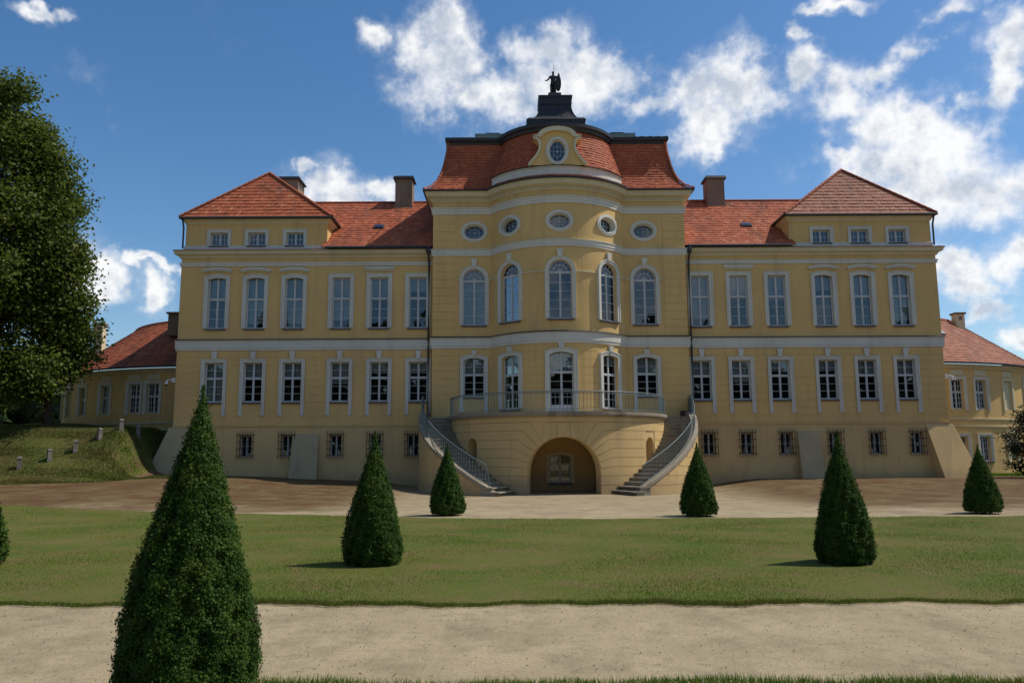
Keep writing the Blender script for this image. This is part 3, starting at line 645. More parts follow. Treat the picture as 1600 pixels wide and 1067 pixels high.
# impost fillet between the arched windows, and dentils
q = MB(); ob = [(k * ua * BR - .76, k * ua * BR + .76) for k in (-1, 0, 1)]
for a, c in subtract([(-BA, BA)], ob): q = MB(); q.slab(bay, lin(a, c, 8), 10.80, 10.87, -.05, .02); q.build('impost_band', 'trim_cream', PAL)
for sgn in (-1, 1):
    lo, hi = sorted((sgn * 3.5, sgn * 5.5))
    for a, c in subtract([(lo, hi)], [(sgn * 4.54 - .76, sgn * 4.54 + .76)]): q = MB(); q.slab(rf, [a, c], 10.80, 10.87, -.05, .02); q.build('impost_band', 'trim_cream', PAL)
dm = MB(); dm.box(-.05, .05, -.05, .06, 0, .085); dme = dm.mesh('dentil', 'trim_cream')
tot = MB()
def dent(mp, u, L): tot.slab(mp, [u - L / 2, u + L / 2], 15.185, 15.275, -.19, -.1)
for i in range(52): dent(bay, -BA + .1 + (2 * BA - .2) * i / 51, .085)
for sgn in (-1, 1):
    for i in range(20): dent(rf, sgn * (3.62 + .162 * i), .085)
tag(tot.build('dentils', 'trim_cream', PAL), kind='stuff')

# ------------------------------------------------------------------ roofs
def tiles(mb, P, rows, srange, wdt=.18, th=.037, lap=.06):
    """real lapped tiles: P(s,t) surface point, N by differences; rows = list of t"""
    for r_ in range(len(rows) - 1):
        t0, t1 = rows[r_], rows[r_ + 1]; s0, s1 = srange(t0); e0, e1 = srange(t1)
        n = max(1, int((s1 - s0) / wdt)); off = .5 * wdt * (r_ % 2); s = s0 - off
        while s < s1 - .01:
            a, c = max(s, s0) + .004, min(s + wdt, s1) - .004; s += wdt
            if c - a < .03: continue
            ta, tc = max(e0, min(e1, a)), max(e0, min(e1, c))
            p00, p10, p01, p11 = Vector(P(a, t0)), Vector(P(c, t0)), Vector(P(ta, t1)), Vector(P(tc, t1))
            N = (p10 - p00).cross(p01 - p00); 
            if N.length < 1e-7: continue
            N.normalize()
            if N.z < 0 and abs(N.z) > .2: N = -N
            if abs(N.z) <= .2 and N.y > 0: N = -N
            h0 = th * (1 + .35 * (random.random() - .5) * 2); dn = (p01 - p00) * lap
            b0, b1 = p00 + N * h0, p10 + N * h0; t0_, t1_ = p01 + N * .006 + dn, p11 + N * .006 + dn
            n0 = len(mb.v); mb.v += [tuple(x) for x in (b0, b1, t1_, t0_, p00 - N * .005, p10 - N * .005)]
            mb.f += [(n0, n0 + 1, n0 + 2, n0 + 3), (n0 + 4, n0 + 5, n0 + 1, n0)]
def halfround(L, r): 
    q = MB(); n = 6
    for k, (y, rr) in enumerate(((0, r * 1.06), (L, r * .92))):
        for i in range(n + 1): a = math.pi * i / n; q.v.append((rr * math.cos(a), y, rr * math.sin(a)))
    for i in range(n): q.f.append((i, i + 1, n + 2 + i, n + 1 + i))
    q.f.append(tuple(range(n + 1))); return q
RIDGE = halfround(.38, .095).mesh('ridge_tile', 'roof_tile')
def ridge(parent, pts, step=.34):
    pts = [Vector(p) for p in pts]
    for a, c in zip(pts, pts[1:]):
        d = (c - a); L = d.length; n = max(1, round(L / step)); d.normalize()
        x = d.cross(Vector((0, 0, 1))).normalized(); z = x.cross(d)
        for i in range(n):
            p = a + d * (L * i / n); M = Matrix(((x.x, d.x, z.x, p.x), (x.y, d.y, z.y, p.y), (x.z, d.z, z.z, p.z), (0, 0, 0, 1))); link('ridge_tile', RIDGE, parent, M=M)
def plane_roof(name, A, B, C, D, mat, exposure=.29, tiled=True, skip=None):
    """deck A-B at the eave, D-C at the top; covered with tile courses"""
    A, B, C, D = map(Vector, (A, B, C, D)); q = MB(); q.face([A, B, C, D]) if (C - D).length > .01 else q.face([A, B, C]); deck = q.build(name, mat, PAL)
    if tiled:
        W0 = (B - A).length; e = (B - A).normalized(); L = ((C + D) / 2 - (A + B) / 2).length; up = None
        def P(s, t_): k = t_ / Lv; return A + e * s + upv * t_
        dd = D - A; sD = dd.dot(e); upv = dd - e * sD; Lv = upv.length; upv = upv / Lv; sC = (C - A).dot(e)
        sr = lambda t_: (sD * t_ / Lv, W0 + (sC - W0) * t_ / Lv)
        rows = lin(0, Lv, max(2, round(Lv / exposure))); m2 = MB(); tiles(m2, P, rows, sr); tag(m2.build('tile_courses', mat, deck), kind='stuff')
    return deck
EZ, RZ, RYY = 12.70, 16.95, 5.3
for sgn in (-1, 1):
    mat = 'roof_tile'
    inn, outr = sgn * 6.78, sgn * 12.75
    A, B = ((outr, -.42, EZ), (inn, -.42, EZ)) if sgn < 0 else ((inn, -.42, EZ), (outr, -.42, EZ))
    C, D = ((inn, RYY, RZ), (sgn * 16.4, RYY, RZ)) if sgn < 0 else ((sgn * 16.4, RYY, RZ), (inn, RYY, RZ))
    # front slope; beyond the attic return it runs on hidden behind the pavilion
    D2 = (D[0], D[1], D[2]); deck = plane_roof('roof', A, B, (B[0], RYY, RZ), (A[0], RYY, RZ), mat)
    xi, xo = sorted((outr, sgn * 16.3)); plane_roof('roof', (xi, 2.6, 14.93), (xo, 2.6, 14.93), (xo, RYY, RZ), (xi, RYY, RZ), mat)
    q = MB(); s2 = sgn * 20.3; q.face([(inn, RYY, RZ), (s2, RYY, RZ), (s2, 11.3, 12.5), (inn, 11.3, 12.5)]); q.build('rear_roof', mat, PAL)
    ridge(deck, [(inn, RYY, RZ + .02), (sgn * 15.6, RYY, RZ + .02)])
    # pavilion roof
    pm = 'roof_tile' if sgn < 0 else 'faded_tile'; ia, oa = sgn * 12.28, sgn * 20.52; ap = (sgn * 16.4, 1.95, 17.66); bk = (sgn * 16.4, 8.9, 17.66); z0 = 14.44; y0, y1 = -.22, 11.1
    A, B = ((oa, y0, z0), (ia, y0, z0)) if sgn < 0 else ((ia, y0, z0), (oa, y0, z0))
    pd = plane_roof('pavilion_roof', A, B, ap, ap, pm, .285)
    q = MB()
    for x_ in (ia, oa): q.face([(x_, y0, z0), (x_, y1, z0), bk, ap])
    q.face([(ia, y1, z0), (oa, y1, z0), bk]); q.build('pavilion_roof_sides', pm, PAL)
    ridge(pd, [(ia, y0, z0 + .03), (ap[0], ap[1], ap[2] + .02)]); ridge(pd, [(oa, y0, z0 + .03), (ap[0], ap[1], ap[2] + .02)]); ridge(pd, [ap, bk], .36)
    q = MB(); q.tube([(oa, y0 - .05, z0 - .04), (ia, y0 - .05, z0 - .04)], .065, 8); q.tube([(ia - sgn * .05, y0 - .05, z0 - .04), (ia - sgn * .05, 3.0, z0 - .04)], .065, 8); q.box(min(ia, oa), max(ia, oa), y0 + .03, y0 + .3, z0 - .075, z0 - .02); q.build('gutter', 'gutter_metal', PAL)
    q = MB(); x_ = sgn * 20.34; q.tube([(x_, -.2, 14.36), (x_, -.12, 14.1), (x_, -.02, 13.9), (x_, -.02, 12.75)], .05, 8); q.build('downpipe', 'gutter_metal', PAL)
    # skylight hatch
    xs, t_ = sgn * 10.05 if sgn < 0 else 10.78, .40; yy = -.42 + (RYY + .42) * t_; zz = EZ + (RZ - EZ) * t_; sl = math.atan2(RZ - EZ, RYY + .42)
    M = Matrix.Translation((xs, yy, zz)) @ Matrix.Rotation(sl, 4, 'X')
    q = MB(); q.box(-.28, .28, -.22, .22, .0, .11); so_ = link('skylight', q.mesh('skylight', 'gutter_metal'), PAL, M=M)
    q = MB(); q.box(-.22, .22, -.17, .17, .112, .12); link('pane', q.mesh('pane', 'glass'), so_)
def chimney(x0, x1, y0, y1, z0, z1, mat='chimney_render', holes=False):
    q = MB(); q.box(x0, x1, y0, y1, z0, z1 - .18); c = q.build('chimney', mat, PAL)
    q = MB(); q.box(x0 - .05, x1 + .05, y0 - .05, y1 + .05, z0 - .1, z0 + .45); q.build('lead_apron', 'chimney_render', c)
    q = MB(); q.hexa([(x0 - .13, y0 - .13, z1 - .17), (x1 + .13, y0 - .13, z1 - .17), (x1 + .13, y1 + .13, z1 - .17), (x0 - .13, y1 + .13, z1 - .17)], [(x0 - .06, y0 - .06, z1), (x1 + .06, y0 - .06, z1), (x1 + .06, y1 + .06, z1), (x0 - .06, y1 + .06, z1)]); q.build('cap', 'roof_metal', c)
    if holes:
        for k in range(4): q = MB(); q.box(x1 - .004, x1 + .012, y0 + .15 + .32 * k, y0 + .33 + .32 * k, z1 - .62, z1 - .26); q.build('flue_opening', 'iron', c)
chimney(-17.3, -16.15, 7.0, 8.5, 15, 19.28, holes=True); chimney(-9.58, -8.55, 4.6, 5.6, 16.1, 18.42); chimney(9.35, 10.4, 4.6, 5.6, 16.1, 18.33)

# --- mansard over the middle block
MP = [(.46, 15.66), (.16, 15.86), (-.12, 16.18), (-.34, 16.62), (-.50, 17.15), (-.62, 17.75), (-.70, 18.2), (-.74, 18.73)]
def prof_at(pf, t_):
    seg = [math.hypot(b_[0] - a[0], b_[1] - a[1]) for a, b_ in zip(pf, pf[1:])]; d = t_ * sum(seg)
    for (a, b_), L in zip(zip(pf, pf[1:]), seg):
        if d <= L + 1e-9: k = d / L; return a[0] + (b_[0] - a[0]) * k, a[1] + (b_[1] - a[1]) * k
        d -= L
    return pf[-1]
for sgn in (-1, 1):
    q = MB(); n = 14
    pts = [prof_at(MP, i / n) for i in range(n + 1)]
    def P(s, t_): o, z = prof_at(MP, t_); return (sgn * s, RY - o, z)
    for (o0, z0), (o1, z1) in zip(pts, pts[1:]):
        q.face([(sgn * 2.3, RY - o0, z0), (sgn * (RW + o0), RY - o0, z0), (sgn * (RW + o1), RY - o1, z1), (sgn * 2.3, RY - o1, z1)])
        q.face([(sgn * (RW + o0), RY - o0, z0), (sgn * (RW + o0), 9.5 + o0, z0), (sgn * (RW + o1), 9.5 + o1, z1), (sgn * (RW + o1), RY - o1, z1)])
        q.face([(0, 9.5 + o0, z0), (sgn * (RW + o0), 9.5 + o0, z0), (sgn * (RW + o1), 9.5 + o1, z1), (0, 9.5 + o1, z1)])
    deck = q.build('mansard_roof', 'mansard_tile', PAL)
    m2 = MB(); tiles(m2, P, lin(0, 1, 19), lambda t_: (2.45, RW + prof_at(MP, t_)[0]), .17); tag(m2.build('tile_courses', 'mansard_tile', deck), kind='stuff')
    ridge(deck, [(sgn * (RW + o), RY - o, z + .03) for o, z in [prof_at(MP, i / 7) for i in range(8)]], .26)
# bay roof: white base band, then a steep curved tile apron up to the rim
BP = [(-.06, 16.40), (-.22, 16.9), (-.42, 17.5), (-.66, 18.1), (-.86, 18.73)]
q = MB(); arcb = [(BAX + BR * math.sin(a), BCY - BR * math.cos(a)) for a in lin(-R(64), R(64), 60)]
q.sweep(arcb, BP, False); bdeck = q.build('bay_roof', 'mansard_tile', PAL, smooth=True)
def Pb(s, t_): o, z = prof_at(BP, t_); a = s / BR; return (BAX + (BR + o) * math.sin(a), BCY - (BR + o) * math.cos(a), z)
m2 = MB(); tiles(m2, Pb, lin(0, 1, 15), lambda t_: (-R(63) * BR, R(63) * BR), .17); tag(m2.build('tile_courses', 'mansard_tile', bdeck), kind='stuff')
arcw = [(BAX + BR * math.sin(a), BCY - BR * math.cos(a)) for a in lin(-R(59.5), R(59.5), 56)]
q = MB(); q.sweep(arcw, [(-.3, 15.9), (.02, 15.9), (.02, 16.30), (.06, 16.32), (.06, 16.38), (-.3, 16.38)]); q.build('bay_parapet', 'trim', PAL)
q = MB(); q.sweep(arcw, [(-.3, 16.382), (.11, 16.382), (.12, 16.41), (-.12, 16.47), (-.3, 16.47)]); q.build('flashing', 'roof_metal', PAL)
q = MB(); q.sweep(arcw, [(.48, 15.69), (.02, 15.93)], False); sk = q.build('bay_skirt', 'mansard_tile', PAL)
m2 = MB()
def Ps(s, t_): a = s / BR; o = .49 + (.02 - .49) * t_; return (BAX + (BR + o) * math.sin(a), BCY - (BR + o) * math.cos(a), 15.69 + .24 * t_)
tiles(m2, Ps, [0, .5, 1], lambda t_: (-R(59) * BR, R(59) * BR), .17); tag(m2.build('tile_courses', 'mansard_tile', sk), kind='stuff')
# dark metal rim and the low metal-covered upper roof
PR = [(-RW, 9.0), (-RW, RY), (arc[0][0], RY)] + arc[1:-1] + [(arc[-1][0], RY), (RW, RY), (RW, 9.0)]
q = MB(); q.sweep(PR, [(-.95, 18.62), (-.70, 18.62), (-.66, 18.76), (-.57, 18.83), (-.56, 19.00), (-.95, 19.05)]); q.build('roof_rim', 'roof_metal', PAL)
q = MB(); rimp = [(p[0] * .93, p[1] + (.5 if p[1] < 5 else -.5)) for p in PR]
q.sweep(PR, [(-.6, 19.03), (-1.6, 19.45), (-2.6, 19.8)], False); q.box(-4.6, 4.6, 1.6, 6.6, 19.5, 19.85); up_ = q.build('upper_roof', 'patina', PAL)
q = MB()
for sgn in (-1, 1):
    for k in range(6): x_ = sgn * (3.9 + .45 * k); q.hexa([(x_ - .015, RY + .65, 19.05), (x_ + .015, RY + .65, 19.05), (x_ + .015, RY + 2.6, 19.81), (x_ - .015, RY + 2.6, 19.81)], [(x_ - .015, RY + .65, 19.09), (x_ + .015, RY + .65, 19.09), (x_ + .015, RY + 2.6, 19.85), (x_ - .015, RY + 2.6, 19.85)])
q.build('standing_seams', 'patina', up_)
for sgn in (-1, 1): q = MB(); q.box(sgn * 3.6 - .38, sgn * 3.6 + .38, 1.9, 2.5, 19.7, 20.02); q.build('roof_vent', 'roof_metal', PAL)
# shaped gable with its oval window
gy = BCY - BR - .03; GC = -.14
half = [(1.50, 16.40), (1.46, 16.52), (1.30, 16.70), (1.08, 16.98), (.94, 17.28), (.92, 17.52), (.98, 17.72), (1.10, 17.84), (1.24, 17.90), (1.24, 18.0), (.98, 18.02)]
top_ = [(.90 * math.cos(a), 17.98 + .40 * math.sin(a)) for a in lin(0.12, math.pi - .12, 16)]
outl = [(GC + x, z) for x, z in half] + [(GC + x, z) for x, z in top_] + [(GC - x, z) for x, z in reversed(half)]
ohole = [(GC + .44 * math.cos(2 * math.pi * i / 32), 17.17 + .60 * math.sin(2 * math.pi * i / 32)) for i in range(32)]
allp = outl + ohole; tri = tessellate_polygon([[Vector((x, z, 0)) for x, z in outl], [Vector((x, z, 0)) for x, z in reversed(ohole)]])
allr = outl + list(reversed(ohole)); q = MB()
for t3 in tri: q.face([(allr[i][0], gy, allr[i][1]) for i in t3])
for i in range(32): a, c = ohole[i], ohole[(i + 1) % 32]; q.face([(a[0], gy, a[1]), (c[0], gy, c[1]), (c[0], gy + .3, c[1]), (a[0], gy + .3, a[1])])
for a, c in zip(outl, outl[1:]): q.face([(a[0], gy, a[1]), (c[0], gy, c[1]), (c[0], gy + 1.2, c[1]), (a[0], gy + 1.2, a[1])])
gab = q.build('gable_dormer', 'plaster', PAL)
def inset(pts, d):
    res = []
    for i, p in enumerate(pts):
        a, c = Vector(pts[max(0, i - 1)]), Vector(pts[min(len(pts) - 1, i + 1)]); t_ = (c - a).normalized(); res.append((p[0] - t_.y * d, p[1] + t_.x * d))
    return res
q = MB(); q.ring(inset(outl, .09), inset(outl, -.03), gy - .09, gy + .10); q.build('gable_moulding', 'trim_cream', gab)
q = MB(); q.ring(inset(outl[10:-10], .14), inset(outl[10:-10], -.09), gy - .15, gy + 1.1); q.build('gable_hood', 'trim_cream', gab)
gs = oval_spec(.40, .56, .13, .045, .08); o = place_window(gs, gab, (GC, gy + .08, 17.17), name='oval_window')
# lantern pedestal in dark sheet metal
ped = MB(); cx, cy = 0., 1.95
def sq(h, z): return [(cx - h, cy - h, z), (cx + h, cy - h, z), (cx + h, cy + h, z), (cx - h, cy + h, z)]
ped.hexa(sq(1.62, 19.3), sq(1.62, 20.14)); ped.hexa(sq(1.67, 20.141), sq(1.54, 20.28))
pv = [(1.36, 20.28), (1.18, 20.44), (1.04, 20.66), (.95, 20.90), (.90, 21.14), (.88, 21.36)]
for (h0, z0), (h1, z1) in zip(pv, pv[1:]): ped.hexa(sq(h0, z0 + .0005), sq(h1, z1))
ped.hexa(sq(.93, 21.361), sq(.93, 21.76)); ped.hexa(sq(.97, 21.761), sq(.97, 21.88)); ped.hexa(sq(.44, 21.881), sq(.36, 22.32))
po = ped.build('roof_pedestal', 'roof_metal', PAL)
q = MB()
for (h0, z0), (h1, z1) in zip(pv, pv[1:]):
    for f_ in (-1., -.33, .33, 1.): q.hexa([(f_ * h0 - .018, cy - h0 - .03, z0), (f_ * h0 + .018, cy - h0 - .03, z0), (f_ * h0 + .018, cy - h0 + .03, z0), (f_ * h0 - .018, cy - h0 + .03, z0)], [(f_ * h1 - .018, cy - h1 - .03, z1), (f_ * h1 + .018, cy - h1 - .03, z1), (f_ * h1 + .018, cy - h1 + .03, z1), (f_ * h1 - .018, cy - h1 + .03, z1)])
for k in range(-4, 5): q.box(k * .37 - .015, k * .37 + .015, cy - 1.65, cy - 1.61, 19.4, 20.13)
q.build('standing_seams', 'roof_metal', po)

# ------------------------------------------------------------------ terrace, arch, stairs
TC, TY, TR = -.27, -1.1, 5.35
ter = cyl(TC, TY, TR); q = MB(); AR, AZc = 1.66, .74
ahole = (0., AR, lambda x: -.6, lambda x: AZc + math.sqrt(max(0, AR * AR - x * x)), 32)
na = R(51) * TR; nh = lambda u: (u, .36, lambda x: -.6 + 0 * x if False else 1.0, lambda x: 2.05 + math.sqrt(max(0, .36 ** 2 - x * x)), 12)
TH = R(97) * TR
wall(q, ter, -TH, TH, -.6, 3.34, [ahole, nh(-na), nh(na)], .5, .25); tw = q.build('terrace_wall', 'plinth_plaster', PAL)
# crossetted rustication: flat courses that break down to the arch as voussoirs
zk = [-.12 + .402 * i for i in range(9)]; zk[-1] = 3.06
def joint(k):
    z = zk[k]
    if z <= AZc + .12: return None
    rho = AR + .32 + .10 * k; s_ = (z - AZc) / rho
    th = math.asin(min(.985, s_)); return th, rho
def lower(k):
    j = joint(k); z = zk[k]; arch = lambda u: AZc + math.sqrt(max(0, AR * AR - u * u)) if abs(u) < AR else -9
    if not j: return lambda u: max(z, arch(u))
    th, rho = j; pu, au, azz = rho * math.cos(th), AR * math.cos(th), AZc + AR * math.sin(th)
    def f_(u):
        u = abs(u)
        if u >= pu: return z
        if u >= au: return azz + (z - azz) * (u - au) / (pu - au)
        return arch(u)
    return f_
JT = .02
for k in range(8):
    lo, hi = lower(k), lower(k + 1)
    for sgn in (-1, 1):
        ustart = AR + .0 if not joint(k + 1) else AR * math.cos(joint(k + 1)[0]) + .012
        segs = subtract([(ustart, R(88) * TR)], [(na - .40, na + .40)] if zk[k] < 2.42 and zk[k + 1] > .9 else [])
        for a, c in segs:
            cuts = [a, c] if c - a < 4 else [a, (a + c) / 2 + (.5 if k % 2 else -.4), c]
            for a1, c1 in zip(cuts, cuts[1:]):
                us = [sgn * u for u in lin(a1 + JT / 2, c1 - JT / 2, max(3, int((c1 - a1) / .12)))]; us.sort(); mm = MB()
                mm.slab(ter, us, lambda u: lo(u) + JT / 2 + (.035 if abs(u) < AR else 0), lambda u: hi(u) - JT / 2, -.03, .05); mm.build('ashlar_block', 'plinth_plaster', tw)
# key block above the arch, flanked by the top frieze
mm = MB(); kt = lambda u: 3.06 - JT; j8 = joint(8); lim = AR * math.cos(j8[0]) - .02
mm.slab(ter, lin(-.28, .28, 6), lambda u: AZc + math.sqrt(AR * AR - u * u) + .03, kt, -.045, .05); mm.build('keystone', 'plinth_plaster', tw)
for sgn in (-1, 1):
    us = sorted([sgn * u for u in lin(.30, lim + .30, 10)]); mm = MB(); f8 = lower(8)
    mm.slab(ter, us, lambda u: AZc + math.sqrt(max(0, AR * AR - u * u)) + .03, lambda u: min(kt(u), 3.04 if abs(u) < lim else f8(u) - JT), -.03, .05); mm.build('ashlar_block', 'plinth_plaster', tw)
q = MB(); q.slab(ter, lin(-TH, TH, 90), 3.08, 3.30, -.034, .05); q.build('terrace_frieze', 'plinth_plaster', PAL)
q = MB(); arct = [(TC + TR * math.sin(a), TY - TR * math.cos(a)) for a in lin(-R(96), R(96), 90)]
q.sweep(arct, [(-.3, 3.30), (.10, 3.30), (.13, 3.36), (.20, 3.40), (.20, 3.54), (-.3, 3.56)]); q.build('terrace_edge', 'stone', PAL)
q = MB(); q.face([(p[0], p[1], 3.53) for p in arct]); q.build('terrace_floor', 'stone', PAL)
# vaulted passage behind the arch
q = MB(); pa = [(-AR, -.6)] + [(-AR * math.cos(a), AZc + AR * math.sin(a)) for a in lin(0, math.pi, 28)] + [(AR, -.6)]
for a, c in zip(pa, pa[1:]):
    y_ = lambda u: TY - math.sqrt(TR * TR - u * u) + .3
    q.face([(TC + a[0], y_(a[0]), a[1]), (TC + c[0], y_(c[0]), c[1]), (TC + c[0], -2.85, c[1]), (TC + a[0], -2.85, a[1])])
q.build('arch_vault', 'plinth_plaster', PAL)
q = MB(); wall(q, flat(-2.9), TC - 1.75, TC + 1.75, -.6, 2.6, [rect_hole(TC + .03, 1.08, .28, 1.22, .12)], .2); q.build('arch_back_wall', 'plinth_plaster', PAL)
spec_arch = window_spec(1.08, 1.22, .12, low=(4, 3), surround=.13, foot=-.02, sill=True, trim='trim_cream'); place_window(spec_arch, PAL, (TC + .03, -2.9 + REC, .28), name='arch_window')
for s_ in (-1, 1):                                     # dark niches beside the stairs
    q = MB(); u = s_ * na; q.slab(ter, lin(u - .45, u + .45, 6), .9, 2.6, .50, .52); q.build('niche_back', 'plinth_plaster', PAL)
# stairs
SR = 6.98; NST = 20; SA0, SA1 = R(25), R(88); ZT = 3.50; zst0 = -.12
stm = cyl(TC, TY, SR)
for sgn in (-1, 1):
    flight = MB(); flight.box(TC + sgn * 5.3 - .02 if sgn > 0 else TC - 6.98, TC + 6.98 if sgn > 0 else TC - 5.32, TY + .02, RY + .02, 3.2, 3.5); st = flight.build('staircase', 'stone', PAL)
    slope = lambda u: zst0 + (ZT - zst0) * min(1.02, max(0., (abs(u) / SR - SA0) / (SA1 - SA0)))
    for i in range(NST):
        a0 = SA0 + (SA1 - SA0) * i / NST; a1 = SA0 + (SA1 - SA0) * (i + 1) / NST; z = zst0 + (ZT - zst0) * (i + 1) / NST
        ex = .0 if i > 2 else (3 - i) * .10; us = sorted([sgn * SR * (a0 - .006 - (.02 if i < 2 else 0)), sgn * SR * (a0 + a1) / 2, sgn * SR * (a1 + .008)])
        q = MB(); q.slab(stm, us, z - .05, z, (.24 if i > 1 else -.18 + .1 * i), 1.66); q.slab(stm, sorted([sgn * SR * (a0 + .002), sgn * SR * (a1 + .004)]), min(-.4, z - .5) if i < 3 else z - .35, z - .051, (.24 if i > 1 else -.14 + .1 * i), 1.66); q.build('step', 'stone', st)
    us = sorted([sgn * u for u in lin(SR * (SA0 + .035), SR * R(95), 40)])
    q = MB(); q.slab(stm, us, -.6, lambda u: slope(u) + .02, .0, .24); sw = q.build('stair_wall', 'plinth_plaster', PAL)
    q = MB(); q.slab(stm, us, lambda u: slope(u) + .021, lambda u: slope(u) + .17, -.05, .29); q.build('coping', 'stone', sw)
    for k in range(8):
        za, zb = zk[k], zk[k + 1]; ub = SR * R(95); u_in = SR * (SA0 + (SA1 - SA0) * max(0, (za + .12 - zst0) / (ZT - zst0))) + .05
        if k == 0: u_in = SR * (SA0 + .06)
        if ub - u_in < .3: continue
        us2 = sorted([sgn * u for u in lin(u_in, ub, 26)]); q = MB(); q.slab(stm, us2, za + JT / 2, lambda u: max(za + JT / 2 + .001, min(zb - JT / 2, slope(u) - .03)), -.016, .05); q.build('ashlar_block', 'plinth_plaster', sw)
# iron balustrade and stair rails
BALH = .88
bm = MB(); bm.tube([(0, 0, .06), (0, 0, BALH - .03)], .0115, 5, False); balme = bm.mesh('baluster', 'rail_paint')
lm = MB(); lm.tube([(-.07 * math.cos(a), 0, .07 * math.sin(a)) for a in lin(0, math.pi, 6)], .008, 4, False); loopme = lm.mesh('loop', 'rail_paint')
brad = TR + .08; q = MB()
aa = lin(-R(87), R(87), 100)
for z, r_ in ((3.56 + BALH, .024), (3.56 + BALH - .10, .010), (3.56 + .07, .013)): q.tube([(TC + brad * math.sin(a), TY - brad * math.cos(a), z) for a in aa], r_, 6)
balu = q.build('balustrade', 'rail_paint', PAL); nb = 92
for i in range(nb + 1):
    a = -R(87) + R(174) * i / nb; x, y = TC + brad * math.sin(a), TY - brad * math.cos(a); link('baluster', balme, balu, (x, y, 3.56))
    if i < nb: a += R(174) / nb / 2; link('loop', loopme, balu, (TC + brad * math.sin(a), TY - brad * math.cos(a), 3.56 + BALH - .10), a)
for sgn in (-1, 1):
    q = MB(); rr = SR - .10; a_s, a_e = SA0 + .09, R(94)
    zz = lambda a: zst0 + (ZT - zst0) * min(1.02, (a - SA0) / (SA1 - SA0)) + .17
    pt = lambda a, h: (TC + sgn * rr * math.sin(a), TY - rr * math.cos(a), zz(a) + h)
    for h, r_ in ((.86, .024), (.10, .012)): q.tube([pt(a, h) for a in lin(a_s if h > .5 else a_s + .02, a_e, 40)], r_, 6)
    # foot post with a curled end
    p0 = Vector(pt(a_s, .86)); d = (Vector(pt(a_s - .05, .8)) - p0).normalized()
    q.tube([p0, p0 + d * .10 + Vector((0, 0, -.05)), p0 + d * .16 + Vector((0, 0, -.3)), p0 + d * .22 + Vector((0, 0, -.55)), p0 + d * .30 + Vector((0, 0, -.72)), p0 + d * .24 + Vector((0, 0, -.82)), p0 + d * .14 + Vector((0, 0, -.76)), p0 + d * .18 + Vector((0, 0, -.68))], .013, 6)
    r_ = q.build('stair_rail', 'rail_paint', PAL)
    for i in range(46): a = a_s + (a_e - a_s) * i / 45; p = pt(a, .05); link('baluster', balme, r_, p)
    q = MB(); x0 = TC + sgn * 6.90; q.box(x0 - .012, x0 + .012, TY - .05, RY + .05, 3.58, 4.5); q.build('rail_panel', 'rail_paint', r_)

